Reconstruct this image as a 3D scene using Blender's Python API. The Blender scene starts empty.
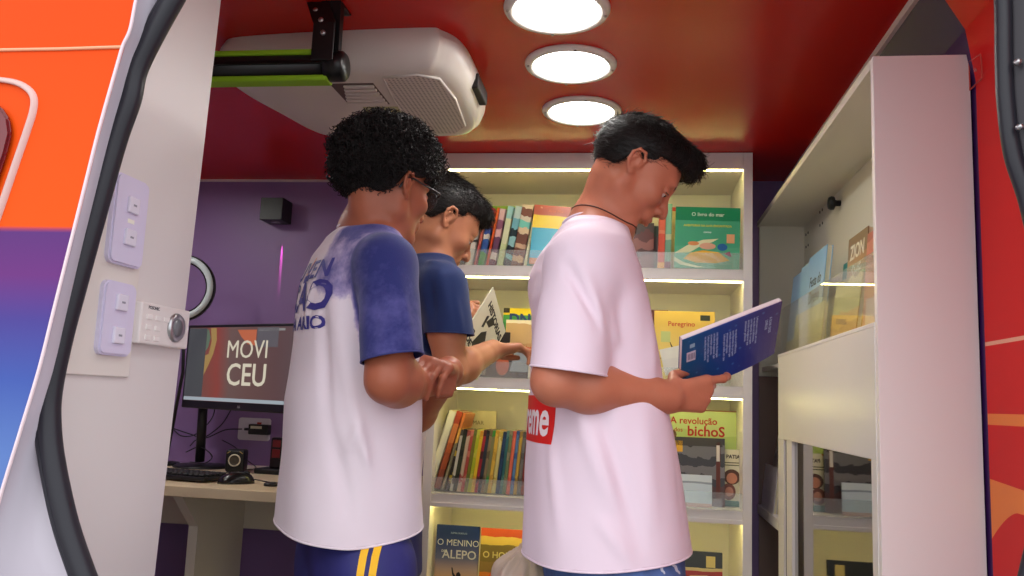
import bpy, bmesh, math, random
import numpy as np
from mathutils import Vector, Matrix
from mathutils.bvhtree import BVHTree
random.seed(7)
C = bpy.context.scene.collection
sc = bpy.context.scene
CH = 1.05                                   # camera height above the van floor
# ---------------------------------------------------------------- camera
cam_d = bpy.data.cameras.new('camera'); cam = bpy.data.objects.new('camera', cam_d); C.objects.link(cam)
cam_d.sensor_width = 36.0; FPX = 829.703; cam_d.lens = FPX / 1024 * 36.0
cam_d.clip_start = .02; cam_d.clip_end = 100
RC = Matrix(((0.98939, -0.021305, 0.143715), (0.13945, -0.138269, -0.980528), (0.040762, 0.990166, -0.13383)))
cam.matrix_world = Matrix.Translation((0, 0, CH)) @ RC.to_4x4()
sc.camera = cam
# ---------------------------------------------------------------- world, exposure
sc.view_settings.view_transform = 'Standard'; sc.view_settings.look = 'None'
sc.view_settings.gamma = 1; sc.view_settings.use_curve_mapping = False
sc.view_settings.exposure = 0.42
wd = bpy.data.worlds.new('world'); sc.world = wd; wd.use_nodes = True
bgn = wd.node_tree.nodes['Background']; bgn.inputs[0].default_value = (.93, .96, 1, 1); bgn.inputs[1].default_value = 1.42
# the sun behind the photographer, hazy: a large soft disc
sd = bpy.data.lights.new('sun', 'SUN'); sd.energy = .35; sd.angle = math.radians(25); sd.color = (1, .95, .9)
so = bpy.data.objects.new('sun', sd); C.objects.link(so); so.rotation_euler = (math.radians(48), 0, math.radians(-12)); so.location = (0, -4, 5)

# ---------------------------------------------------------------- helpers
def at(px, py, y):
    """point at depth y that the photograph shows at px, py"""
    d = RC @ Vector((px - 512, -(py - 288), -FPX)); d *= y / d.y
    return Vector((d.x, d.y, d.z + CH))
def atx(px, py, x):
    d = RC @ Vector((px - 512, -(py - 288), -FPX)); d *= x / d.x
    return Vector((d.x, d.y, d.z + CH))
def srgb(r, g, b):
    f = lambda c: (c/255/12.92 if c/255 <= .04045 else ((c/255+.055)/1.055)**2.4)
    return (f(r), f(g), f(b), 1)
_mats = {}
def mat(name, col, rough=.5, metal=0, spec=.5, emit=None, estr=0, coat=0, trans=0, alpha=1, bump=0, bscale=80, sss=0, var=0, vscale=6, ior=1.45, sheen=0):
    if name in _mats: return _mats[name]
    m = bpy.data.materials.new(name); m.use_nodes = True; nt = m.node_tree; b = nt.nodes['Principled BSDF']
    if len(col) == 3: col = (*col, 1)
    b.inputs['Base Color'].default_value = col; b.inputs['Roughness'].default_value = rough
    b.inputs['Metallic'].default_value = metal; b.inputs['Specular IOR Level'].default_value = spec
    b.inputs['Coat Weight'].default_value = coat; b.inputs['Transmission Weight'].default_value = trans
    b.inputs['Alpha'].default_value = alpha; b.inputs['IOR'].default_value = ior
    b.inputs['Sheen Weight'].default_value = sheen
    if sss: b.inputs['Subsurface Weight'].default_value = sss; b.inputs['Subsurface Radius'].default_value = (.02, .008, .004); b.inputs['Subsurface Scale'].default_value = .4
    if emit: b.inputs['Emission Color'].default_value = (*emit[:3], 1); b.inputs['Emission Strength'].default_value = estr
    tc = nt.nodes.new('ShaderNodeTexCoord')
    if bump or var:
        nz = nt.nodes.new('ShaderNodeTexNoise'); nz.inputs['Scale'].default_value = bscale; nz.inputs['Detail'].default_value = 4
        nt.links.new(tc.outputs['Object'], nz.inputs['Vector'])
    if bump:
        bp = nt.nodes.new('ShaderNodeBump'); bp.inputs['Strength'].default_value = bump; bp.inputs['Distance'].default_value = .002
        nt.links.new(nz.outputs['Fac'], bp.inputs['Height']); nt.links.new(bp.outputs['Normal'], b.inputs['Normal'])
    if var:
        nz2 = nt.nodes.new('ShaderNodeTexNoise'); nz2.inputs['Scale'].default_value = vscale; nz2.inputs['Detail'].default_value = 3
        nt.links.new(tc.outputs['Object'], nz2.inputs['Vector'])
        mx = nt.nodes.new('ShaderNodeMix'); mx.data_type = 'RGBA'; mx.blend_type = 'MULTIPLY'
        mx.inputs[6].default_value = col
        rp = nt.nodes.new('ShaderNodeValToRGB'); rp.color_ramp.elements[0].color = (1-var, 1-var, 1-var, 1); rp.color_ramp.elements[1].color = (1, 1, 1, 1)
        rp.color_ramp.elements[0].position = .3; rp.color_ramp.elements[1].position = .7
        nt.links.new(nz2.outputs['Fac'], rp.inputs[0]); mx.inputs[0].default_value = 1
        nt.links.new(rp.outputs[0], mx.inputs[7]); nt.links.new(mx.outputs[2], b.inputs['Base Color'])
    _mats[name] = m; return m
def nd(nt, t, **kw):
    n = nt.nodes.new('ShaderNode' + t)
    for k, v in kw.items(): setattr(n, k, v)
    return n
def tag(o, label=None, cat=None, group=None, kind=None):
    if label: o['label'] = label
    if cat: o['category'] = cat
    if group: o['group'] = group
    if kind: o['kind'] = kind
    return o
def thing(name, label, cat, loc=(0, 0, 0), rot=(0, 0, 0), group=None):
    o = bpy.data.objects.new(name, None); C.objects.link(o); o.empty_display_size = .05
    o.location = loc; o.rotation_euler = rot
    return tag(o, label, cat, group)
def root_of(o):
    while o.parent: o = o.parent
    return o
def wm(o):
    return Matrix.LocRotScale(o.location, o.rotation_euler, o.scale)
def link(name, me, m, parent=None, smooth=False):
    o = bpy.data.objects.new(name, me); C.objects.link(o)
    if m is not None: me.materials.append(m)
    if parent is not None: o.parent = parent
    if smooth:
        for p in me.polygons: p.use_smooth = True
    return o
def obj(name, bm, m, parent=None, smooth=False, world=True):
    """one mesh object; with world=True the mesh is given in world coordinates and moved into its thing's frame"""
    if parent is not None and world: bm.transform(wm(root_of(parent)).inverted())
    if world and parent is None and len(bm.verts):       # origin at the mesh's own base
        xs = [v.co for v in bm.verts]
        c = Vector(((min(v.x for v in xs)+max(v.x for v in xs))/2, (min(v.y for v in xs)+max(v.y for v in xs))/2, min(v.z for v in xs)))
        bm.transform(Matrix.Translation(-c))
    me = bpy.data.meshes.new(name); bm.normal_update(); bm.to_mesh(me); bm.free()
    o = link(name, me, m, parent, smooth)
    if world and parent is None: o.location = c
    return o
def struct(name, bm, m, smooth=False):
    return tag(obj(name, bm, m, None, smooth), kind='structure')
def sa(o, ang=35):
    """smooth shading with sharp edges kept"""
    me = o.data
    for p in me.polygons: p.use_smooth = True
    bm = bmesh.new(); bm.from_mesh(me)
    for e in bm.edges:
        if len(e.link_faces) == 2 and e.calc_face_angle(0) > math.radians(ang): e.smooth = False
    bm.to_mesh(me); bm.free(); return o
def add_box(bm, lo, hi, bev=0, M=None, seg=2):
    r = bmesh.ops.create_cube(bm, size=1); vs = r['verts']
    lo = Vector(lo); hi = Vector(hi)
    for v in vs: v.co = Vector([(lo[i]+hi[i])/2 + v.co[i]*(hi[i]-lo[i]) for i in range(3)])
    if bev:
        es = list({e for v in vs for e in v.link_edges})
        r = bmesh.ops.bevel(bm, geom=es, offset=bev, segments=seg, affect='EDGES', profile=.5)
        vs = list({v for f in r['faces'] for v in f.verts} | {v for v in vs if v.is_valid})
    if M is not None:
        for v in vs: v.co = M @ v.co
    return bm
def bx(lo, hi, bev=0, M=None, seg=2):
    return add_box(bmesh.new(), lo, hi, bev, M, seg)
def add_tube(bm, pts, r, n=10, caps=True, flat=None):
    """tube through points; r is one radius or a list"""
    pts = [Vector(p) for p in pts]; N = len(pts)
    rs = r if isinstance(r, (list, tuple)) else [r]*N
    rings = []; up = None
    for i, p in enumerate(pts):
        t = (pts[min(i+1, N-1)] - pts[max(i-1, 0)]).normalized()
        if up is None: up = t.orthogonal().normalized()
        else:
            up = (up - t*up.dot(t)); up = up.normalized() if up.length > 1e-6 else t.orthogonal().normalized()
        sd_ = t.cross(up)
        rings.append([bm.verts.new(p + up*math.cos(2*math.pi*k/n)*rs[i] + sd_*math.sin(2*math.pi*k/n)*rs[i]*(flat or 1)) for k in range(n)])
    for a, b in zip(rings[:-1], rings[1:]):
        for k in range(n): bm.faces.new((a[k], a[(k+1) % n], b[(k+1) % n], b[k]))
    if caps and n > 2:
        bm.faces.new(rings[0][::-1]); bm.faces.new(rings[-1])
    return bm
def tube(pts, r, n=10, caps=True, flat=None): return add_tube(bmesh.new(), pts, r, n, caps, flat)
def smooth_path(pts, k=6):
    pts = [Vector(p) for p in pts]; out = []
    P = [2*pts[0]-pts[1]] + pts + [2*pts[-1]-pts[-2]]
    for i in range(1, len(P)-2):
        a, b, c, d = P[i-1:i+3]
        for j in range(k):
            t = j/k
            out.append(.5*((2*b)+(c-a)*t+(2*a-5*b+4*c-d)*t*t+(3*b-a-3*c+d)*t**3))
    out.append(pts[-1]); return out
def add_lathe(bm, prof, M=None, n=32):
    """prof = [(r, z)...] spun about z"""
    rings = []
    for r, z in prof:
        if r < 1e-6: rings.append([bm.verts.new((0, 0, z))])
        else: rings.append([bm.verts.new((r*math.cos(2*math.pi*k/n), r*math.sin(2*math.pi*k/n), z)) for k in range(n)])
    nv = [v for g in rings for v in g]
    for a, b in zip(rings[:-1], rings[1:]):
        for k in range(n):
            k2 = (k+1) % n
            if len(a) == 1 and len(b) == 1: continue
            if len(a) == 1: bm.faces.new((a[0], b[k2], b[k]))
            elif len(b) == 1: bm.faces.new((a[k], a[k2], b[0]))
            else: bm.faces.new((a[k], a[k2], b[k2], b[k]))
    if M is not None:
        for v in nv: v.co = M @ v.co
    return bm
def lathe(prof, M=None, n=32):
    bm = add_lathe(bmesh.new(), prof, M, n); bmesh.ops.recalc_face_normals(bm, faces=bm.faces); return bm
def add_prism(bm, poly, vec, M=None):
    """polygon (3-D points) extruded by vec"""
    vec = Vector(vec); a = [bm.verts.new(Vector(p)) for p in poly]; b = [bm.verts.new(Vector(p)+vec) for p in poly]
    f1 = bm.faces.new(a); f2 = bm.faces.new(b[::-1]); n = len(a)
    for k in range(n): bm.faces.new((a[k], b[k], b[(k+1) % n], a[(k+1) % n]))
    if M is not None:
        for v in a+b: v.co = M @ v.co
    bmesh.ops.recalc_face_normals(bm, faces=bm.faces); return bm
def prism(poly, vec, M=None): return add_prism(bmesh.new(), poly, vec, M)
def strip(A, B, thick=0):
    """quad strip between two polylines of equal length"""
    bm = bmesh.new(); a = [bm.verts.new(p) for p in A]; b = [bm.verts.new(p) for p in B]
    for k in range(len(a)-1): bm.faces.new((a[k], a[k+1], b[k+1], b[k]))
    return bm
def rounded_rect(w, h, r, n=6):
    pts = []
    for cx, cy, a0 in ((w/2-r, h/2-r, 0), (-w/2+r, h/2-r, 90), (-w/2+r, -h/2+r, 180), (w/2-r, -h/2+r, 270)):
        for k in range(n+1):
            a = math.radians(a0+90*k/n); pts.append((cx+r*math.cos(a), cy+r*math.sin(a)))
    return pts
_dg = None
def text_bm(s, size=.02, bold=0, extrude=.0002, align='CENTER', sx=1, shear=0, space=1):
    """flat lettering in the xz plane facing -y, anchored at its centre line"""
    cu = bpy.data.curves.new('txt', 'FONT'); cu.body = s; cu.size = size; cu.align_x = align; cu.align_y = 'CENTER'
    cu.extrude = extrude; cu.offset = 0 if 'M' in s else bold; cu.shear = shear; cu.resolution_u = 3; cu.space_character = space
    o = bpy.data.objects.new('txt', cu); C.objects.link(o)
    dg = bpy.context.evaluated_depsgraph_get(); me = bpy.data.meshes.new_from_object(o.evaluated_get(dg))
    bm = bmesh.new(); bm.from_mesh(me)
    bpy.data.objects.remove(o); bpy.data.curves.remove(cu); bpy.data.meshes.remove(me)
    bm.transform(Matrix(((sx, 0, 0, 0), (0, 0, -1, 0), (0, 1, 0, 0), (0, 0, 0, 1))))
    return bm
# ================================================================= materials of the place
M_white = mat('white_laminate', srgb(226, 219, 216), .38)
M_cream = mat('cream_melamine', srgb(226, 221, 205), .45)
M_red = mat('glossy_red_ceiling', srgb(196, 22, 8), .27, spec=.26, bump=.06, bscale=4)
M_purple = mat('purple_wall_paint', srgb(142, 112, 164), .42, bump=.06, bscale=200)
M_rubber = mat('black_rubber', srgb(30, 29, 38), .42, bump=.1, bscale=60)
M_blackp = mat('black_plastic', srgb(22, 22, 24), .4)
M_floor = mat('grey_vinyl_floor', srgb(110, 105, 100), .5, var=.3, vscale=30)
M_wood = mat('pale_maple_laminate', srgb(226, 205, 172), .4, var=.12, vscale=9)
M_alu = mat('aluminium', srgb(190, 190, 192), .35, metal=1)
M_led = mat('led_strip_light', (1, .95, .6), .5, emit=(1, .89, .30), estr=24)
M_disc = mat('downlight_diffuser', (1, 1, 1), .5, emit=(1, .985, .95), estr=21)
M_fill = mat('added_fill_diffuser', (1, 1, 1), .5, emit=(1, .985, .94), estr=34)
M_trimw = mat('white_trim', srgb(225, 210, 205), .45)
M_jamb = mat('glossy_grey_white_paint', srgb(196, 188, 200), .22, coat=.4)
M_mirror = mat('tinted_mirror_glass', (.36, .34, .33), .03, metal=1)
def glass_mat(name, tint=(.97, .99, .98), dens=.04):
    m = bpy.data.materials.new(name); m.use_nodes = True; nt = m.node_tree; nt.nodes.clear()
    out = nd(nt, 'OutputMaterial'); tr = nd(nt, 'BsdfTransparent'); gl = nd(nt, 'BsdfGlossy'); df = nd(nt, 'BsdfDiffuse')
    tr.inputs[0].default_value = (*tint, 1); gl.inputs['Roughness'].default_value = .02; df.inputs[0].default_value = (.9, .9, .9, 1)
    fr = nd(nt, 'Fresnel'); ge = nd(nt, 'NewGeometry'); mr = nd(nt, 'MapRange'); mr.inputs[3].default_value = 1.49; mr.inputs[4].default_value = 1/1.49
    nt.links.new(ge.outputs['Backfacing'], mr.inputs[0]); nt.links.new(mr.outputs[0], fr.inputs[0])
    m1 = nd(nt, 'MixShader'); m2 = nd(nt, 'MixShader'); m2.inputs[0].default_value = dens
    nt.links.new(fr.outputs[0], m1.inputs[0]); nt.links.new(tr.outputs[0], m1.inputs[1]); nt.links.new(gl.outputs[0], m1.inputs[2])
    nt.links.new(m1.outputs[0], m2.inputs[1]); nt.links.new(df.outputs[0], m2.inputs[2]); nt.links.new(m2.outputs[0], out.inputs[0])
    return m
M_acryl = glass_mat('clear_acrylic', dens=.13)
M_pane = glass_mat('clear_glass', dens=.03)

# ================================================================= the room
ZC = CH + .83; YB = 3.05; XR = .62
struct('floor', bx((-2.34, .96, -.03), (.7, YB+.04, 0)), M_floor)
struct('ceiling', bx((-2.34, .96, ZC), (.543, YB+.04, ZC+.03)), M_red)
struct('roof', bx((-2.6, .92, ZC+.10), (1.9, YB+.3, ZC+.16), .02), mat('white_van_roof', srgb(225, 225, 228), .4))
struct('ground', bx((-9, -8, -.55), (9, 9, -.5)), mat('asphalt_ground', srgb(135, 128, 122), .9, var=.3, vscale=3))
struct('wall_back', bx((-2.34, YB, 0), (.7, YB+.04, ZC)), M_purple)
struct('wall_left', bx((-2.34, 1.06, 0), (-2.3, YB, ZC)), M_purple)
struct('trim_1', bx((-2.3, YB-.008, ZC-.008), (-.66, YB, ZC)), M_trimw)
# right wall: leans in towards the ceiling; printed wrap in purple, red and orange
def wrap_right():
    m = bpy.data.materials.new('printed_red_orange_wrap'); m.use_nodes = True; nt = m.node_tree; b = nt.nodes['Principled BSDF']
    b.inputs['Roughness'].default_value = .4; b.inputs['Specular IOR Level'].default_value = .2
    g = nd(nt, 'NewGeometry'); s = nd(nt, 'SeparateXYZ'); nt.links.new(g.outputs['Position'], s.inputs[0])
    def mth(op, a, b_=None, c=None):
        n = nd(nt, 'Math', operation=op)
        for i, v in enumerate((a, b_, c)):
            if v is None: continue
            if isinstance(v, (int, float)): n.inputs[i].default_value = v
            else: nt.links.new(v, n.inputs[i])
        return n.outputs[0]
    def mix(f, a, b_):
        n = nd(nt, 'Mix', data_type='RGBA'); nt.links.new(f, n.inputs[0])
        for i, v in ((6, a), (7, b_)):
            if isinstance(v, tuple): n.inputs[i].default_value = v
            else: nt.links.new(v, n.inputs[i])
        return n.outputs[2]
    y, z = s.outputs['Y'], s.outputs['Z']
    red = srgb(214, 12, 8); org = srgb(240, 130, 58); pur = srgb(58, 26, 84)
    st1 = mth('LESS_THAN', mth('ABSOLUTE', mth('SUBTRACT', z, CH+.132)), .0035)
    st2 = mth('LESS_THAN', mth('ABSOLUTE', mth('SUBTRACT', z, CH+.001)), .0095)
    # orange leaf: lower edge curves down towards the cabinet
    zl = mth('SUBTRACT', CH-.147, mth('MULTIPLY', mth('POWER', mth('MAXIMUM', mth('SUBTRACT', y, 1.47), 0), 1.5), 1.7))
    zt = mth('ADD', CH-.108, mth('MULTIPLY', mth('SUBTRACT', y, 1.46), .06))
    lf = mth('MULTIPLY', mth('GREATER_THAN', z, zl), mth('LESS_THAN', z, zt))
    c = mix(st1, red, srgb(238, 170, 140)); c = mix(st2, c, org); c = mix(lf, c, org)
    c = mix(mth('GREATER_THAN', y, 1.572), c, pur)
    nt.links.new(c, b.inputs['Base Color']); return m
pr = [(XR, 0), (XR, CH+.62), (XR-.015, CH+.72), (.543, ZC), (.58, ZC+.03), (XR+.05, CH+.72), (XR+.05, 0)]
struct('wall_right', prism([Vector((x, 1.06, z)) for x, z in pr], (0, YB-1.06, 0)), wrap_right())
struct('trim_2', prism([Vector((.548, 1.06, ZC-.001)), Vector((.537, 1.06, ZC-.001)), Vector((.541, 1.06, ZC-.012)), Vector((.552, 1.06, ZC-.012))], (0, YB-1.07, 0)), M_trimw)

# ---- exterior body side with its printed wrap (front plane y = 1.0)
def wrap_left():
    m = bpy.data.materials.new('printed_orange_purple_blue_wrap'); m.use_nodes = True; nt = m.node_tree; b = nt.nodes['Principled BSDF']
    b.inputs['Roughness'].default_value = .5; b.inputs['Specular IOR Level'].default_value = .12
    g = nd(nt, 'NewGeometry'); s = nd(nt, 'SeparateXYZ'); nt.links.new(g.outputs['Position'], s.inputs[0])
    mr = nd(nt, 'MapRange'); mr.inputs[1].default_value = CH-.45; mr.inputs[2].default_value = CH+.55; nt.links.new(s.outputs['Z'], mr.inputs[0])
    r = nd(nt, 'ValToRGB'); e = r.color_ramp.elements
    zz = lambda z: z*.94+.45
    e[0].position = 0; e[0].color = srgb(112, 140, 196); e[1].position = 1; e[1].color = srgb(232, 72, 8)
    for z, c in ((-.10, srgb(92, 122, 184)), (.0, srgb(68, 90, 166)), (.08, srgb(76, 66, 142)), (.14, srgb(106, 52, 122)), (.202, srgb(92, 52, 118)), (.2045, srgb(234, 84, 14)), (.43, srgb(232, 76, 10))):
        q = e.new(zz(z)); q.color = c
    # the orange starts a little higher towards the left
    nt.links.new(mr.outputs[0], r.inputs[0]); nt.links.new(r.outputs[0], b.inputs['Base Color']); return m
EDGE = [(150, -60), (137, 0), (131, 30), (124, 46), (118, 66), (100, 130), (85, 190), (70, 250), (55, 310), (40, 370), (20, 436), (0, 502), (-14, 560), (-30, 640), (-10, 760), (30, 840)]
SEAL = [(205, -50), (173, 0), (139, 64), (130, 100), (116, 140), (99, 200), (77, 280), (61, 340), (51, 388), (49, 420), (53, 461), (66, 522), (84, 576), (108, 640), (120, 740), (125, 830)]
YF = .94; eL = [at(x, y, YF) for x, y in EDGE]; sL = [at(x, y, .975) for x, y in SEAL]
eLs = smooth_path(eL[:3], 3)[:-1] + smooth_path(eL[2:4], 2)[:-1] + smooth_path(eL[3:], 5)
W_out = wrap_left()
polyL = [Vector((-2.6, YF, -.3)), Vector((eL[-1].x, YF, -.3))] + eLs[::-1] + [Vector((-.50, YF, 1.86)), Vector((-.42, YF, 1.93)), Vector((-.42, YF, 2.0)), Vector((-2.6, YF, 2.0))]
struct('wall_front', prism(polyL, (0, .002, 0)), W_out)
# jamb: glossy painted return from the body edge to the seal
nJ = 70
def resample(P, n):
    P = [Vector(p) for p in P]; L = [0]
    for a, b in zip(P[:-1], P[1:]): L.append(L[-1]+(b-a).length)
    out = []; j = 0
    for k in range(n):
        t = L[-1]*k/(n-1)
        while j < len(P)-2 and L[j+1] < t: j += 1
        u = (t-L[j])/max(1e-9, L[j+1]-L[j]); out.append(P[j].lerp(P[j+1], min(1, u)))
    return out
eS = smooth_path(eL, 6); sS = smooth_path(sL, 6)
jb = bmesh.new()
A = eS; B = sS; J = []
for t in (0, .12, .5, 1):
    row = []
    for a, b in zip(A, B):
        p = a.lerp(b, t); p.y = YF + (.026 if t == .12 else (.043 if t == .5 else (.0 if t == 0 else .050)))
        row.append(jb.verts.new(p))
    J.append(row)
for r0, r1 in zip(J[:-1], J[1:]):
    for k in range(len(r0)-1): jb.faces.new((r0[k], r0[k+1], r1[k+1], r1[k]))
o = struct('trim_3', jb, M_jamb, True)
struct('trim_4', tube([p+Vector((0, -.002, 0)) for p in eS], .0022, 8), mat('pinkish_white_edge', srgb(236, 214, 220), .4))
# rubber door seal, all the way round the opening
SR = [(975, -160), (998, -60), (1003, 0), (1004, 60), (1006, 105), (1013, 155), (1030, 210), (1046, 300), (1050, 420), (1040, 520), (1015, 640), (990, 830)]
sR = [at(x, y, 1.05) for x, y in SR]
seal_path = smooth_path([Vector((.0, .975, ZC-.03)), Vector((-.28, .975, ZC-.03)), Vector((-.43, .975, ZC-.09))] + sL, 8)
sealL = thing('door_seal', 'black rubber door seal curving down the left side of the van doorway', 'seal', (sL[8].x, .975, 0))
obj('rubber_tube', tube(seal_path, .0142, 14), M_rubber, sealL, True)
obj('seal_lip', tube([p+Vector((-.009, -.006, 0)) for p in seal_path], .0062, 8), M_rubber, sealL, True)
sealR = thing('door_seal', 'black rubber door seal and plastic cover at the far right edge of the van doorway', 'seal', (sR[7].x, 1.05, 0))
pR = smooth_path([Vector((.28, 1.05, ZC-.035)), Vector((.40, 1.05, ZC-.07))] + sR, 8)
obj('rubber_tube', tube(pR, .0105, 12), M_rubber, sealR, True)
iR = smooth_path(sR, 8)
cov = bmesh.new(); rows = []
for off, dy in ((.004, .0), (.016, -.018), (.05, -.022), (.075, -.012)):
    rows.append([cov.verts.new(p+Vector((off, dy, 0))) for p in iR])
for r0, r1 in zip(rows[:-1], rows[1:]):
    for k in range(len(r0)-1): cov.faces.new((r0[k], r1[k], r1[k+1], r0[k+1]))
oc = obj('cover_strip', cov, mat('dark_grey_plastic', srgb(44, 40, 46), .45), sealR, True)
for (x, y) in ((1015, 62), (1017, 127)):
    p = at(x+3, y, 1.03)
    s = obj('screw', lathe([(0, .004), (.0025, .004), (.0028, .002), (.0045, .001), (.0045, -.003), (0, -.003)], Matrix.Translation(p) @ Matrix.Rotation(math.radians(90), 4, 'X'), 14), M_alu, sealR, True)
# body panel beyond the right seal
xr0 = [p+Vector((.07, -.045, 0)) for p in iR]
polyR = [Vector((1.9, YF, -.3)), Vector((1.9, YF, 2.0)), Vector((.30, YF, 2.0)), Vector((.33, YF, 1.95))] + [Vector((p.x, YF, p.z)) for p in xr0] + [Vector((xr0[-1].x, YF, -.3))]
struct('wall_front_right', prism(polyR, (0, .03, 0)), W_out)
struct('wall_front_top', bx((-.43, YF, 1.9), (.34, YF+.03, 2.0)), W_out)
# white jamb between body and wall on the right (hidden behind the seal)
struct('trim_5', bx((.60, 1.055, 0), (.66, 1.075, ZC)), M_jamb)
struct('trim_6', bx((-2.34, 1.075, 0), (-.776, 1.095, ZC)), M_cream)
struct('trim_7', bx((-2.6, YF, -.3), (1.9, 1.06, -.03)), mat('dark_sill', srgb(60, 60, 62), .5))
# drip line across the body
def seam(pts, r, name, m):
    return struct(name, tube([at(x, y, YF-.001) for x, y in pts], r, 8), m)
seam([(-300, 57), (0, 50), (60, 49), (122, 47)], .0022, 'trim_8', mat('peach_seam', srgb(240, 170, 130), .4))
# fuel-flap style window recess with rounded frame and dark red lamp
wl = thing('side_window', 'dark red lamp glass in a rounded pale frame on the orange van side', 'window', (at(-20, 150, YF).x, YF-.002, at(-20, 300, YF).z))
fp = [(-60, 78), (-10, 79), (14, 82), (27, 88), (34, 97), (34, 110), (28, 130), (16, 165), (0, 212), (-18, 262)]
obj('frame', tube(smooth_path([at(x, y, YF-.001) for x, y in fp], 6), .0052, 10, flat=.6), mat('pale_frame', srgb(214, 176, 170), .4), wl, True)
gp = [(-60, 100), (-8, 103), (4, 108), (12, 120), (14, 135), (9, 155), (0, 182), (-16, 220), (-60, 222)]
g = prism([at(x, y, YF-.001) for x, y in gp], (0, -.008, 0)); bmesh.ops.bevel(g, geom=g.edges[:], offset=.003, segments=2, affect='EDGES')
obj('red_lens', g, mat('dark_red_glass', srgb(110, 12, 22), .15, coat=.5), wl)
# small hook on the jamb
hk = thing('door_catch', 'small dark hooked catch on the grey jamb beside the black seal', 'catch', at(113, 105, .972))
obj('plate', prism([at(x, y, .972) for x, y in ((107, 100), (113, 97), (124, 103), (124, 107), (112, 107), (106, 115), (104, 114))], (0, .006, 0)), M_rubber, hk)
obj('pin', tube([at(112, 104, .966), at(123, 105, .966)], .0012, 8), mat('pinkish_pin', srgb(200, 160, 170), .4), hk)

# ================================================================= white partition with switches
XP = -.75
part_ = thing('partition', 'tall plain white partition panel just inside the left of the doorway', 'partition', (XP-.012, 1.18, 0))
obj('panel', prism([Vector((XP-.003, a, b)) for a, b in ((1.012, 0), (1.262, 0), (1.335, ZC-.002), (1.012, ZC-.002))], (.003, 0, 0)), M_white, part_)
obj('core', prism([Vector((XP-.024, a, b)) for a, b in ((1.062, 0), (1.262, 0), (1.335, ZC-.002), (1.062, ZC-.002))], (.0208, 0, 0)), M_white, part_)
M_sw = mat('lilac_white_plastic', srgb(222, 214, 238), .3)
bk = thing('backing_plate', 'thin cream backing plate behind the two switch plates', 'plate', (XP, 1.10, CH+.01))
obj('plate', bx((XP, 1.018, CH+.010), (XP+.005, 1.160, CH+.308), .002), mat('cream_plate', srgb(230, 222, 214), .4), bk)
def switch_plate(y0, y1, z0, z1, label, marks):
    yc = (y0+y1)/2; zc = (z0+z1)/2
    t = thing('light_switch', label, 'switch', (XP+.005, yc, z0), (0, 0, 0), 'switch plates on the partition')
    pts = rounded_rect(y1-y0, z1-z0, .012, 6)
    body = prism([Vector((XP+.005, yc+a, zc+b)) for a, b in pts], (.009, 0, 0))
    bmesh.ops.bevel(body, geom=[e for e in body.edges if all(v.co.x > XP+.012 for v in e.verts)], offset=.003, segments=2, affect='EDGES')
    obj('face_plate', body, M_sw, t)
    for dz in (.024, -.024):
        r_ = obj('rocker', bx((XP+.013, yc-.013, zc+dz-.012), (XP+.0185, yc+.013, zc+dz+.012), .002), mat('rocker_plastic', srgb(232, 226, 240), .25), t)
        obj('mark', bx((XP+.0185, yc-.004, zc+dz-.0015), (XP+.0188, yc+.004, zc+dz+.0015)), mat('grey_mark', srgb(150, 145, 160), .5), r_)
    if marks: obj('centre_label', bx((XP+.014, yc-.008, zc-.003), (XP+.0144, yc+.008, zc+.003)), mat('pale_label', srgb(245, 243, 230), .4), t)
switch_plate(1.070, 1.152, CH+.172, CH+.305, 'upper of two lilac-white double rocker switch plates on the white partition', True)
switch_plate(1.069, 1.146, CH+.040, CH+.147, 'lower of two lilac-white double rocker switch plates on the white partition', False)
th = thing('alarm_keypad', 'white wall control with round grey dial and small buttons on the partition edge', 'control panel', (XP, 1.225, CH+.062))
obj('case', bx((XP, 1.158, CH+.062), (XP+.016, 1.298, CH+.126), .003), mat('warm_white_plastic', srgb(234, 226, 222), .35), th)
MD = Matrix.Translation((XP+.016, 1.255, CH+.094)) @ Matrix.Rotation(math.radians(90), 4, 'Y')
dl = obj('dial', lathe([(0, .004), (.014, .004), (.016, .006), (.021, .006), (.0235, .002), (.0235, -.002), (0, -.002)], MD, 36), M_alu, th, True)
obj('dial_face', lathe([(0, .0050), (.0145, .0050), (.0145, .003), (0, .003)], MD, 30), mat('dial_grey', srgb(120, 122, 126), .3), dl, True)
for r_ in range(3):
    for c_ in range(3 if r_ == 0 else 2):
        y = 1.172+.024*c_; z = CH+.110-.017*r_ if False else CH+.104-.016*r_
        obj('button', bx((XP+.0155, y, z-.004), (XP+.0175, y+.015, z+.004), .001), mat('button_white', srgb(240, 234, 230), .4), th)
lt = text_bm('POSONIC', .007, .0002, .0001); lt.transform(Matrix.Translation((XP+.0162, 1.19, CH+.1185)) @ Matrix.Rotation(math.radians(90), 4, 'Z'))
obj('maker_mark', lt, mat('dark_print', srgb(60, 60, 70), .5), th)

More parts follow.
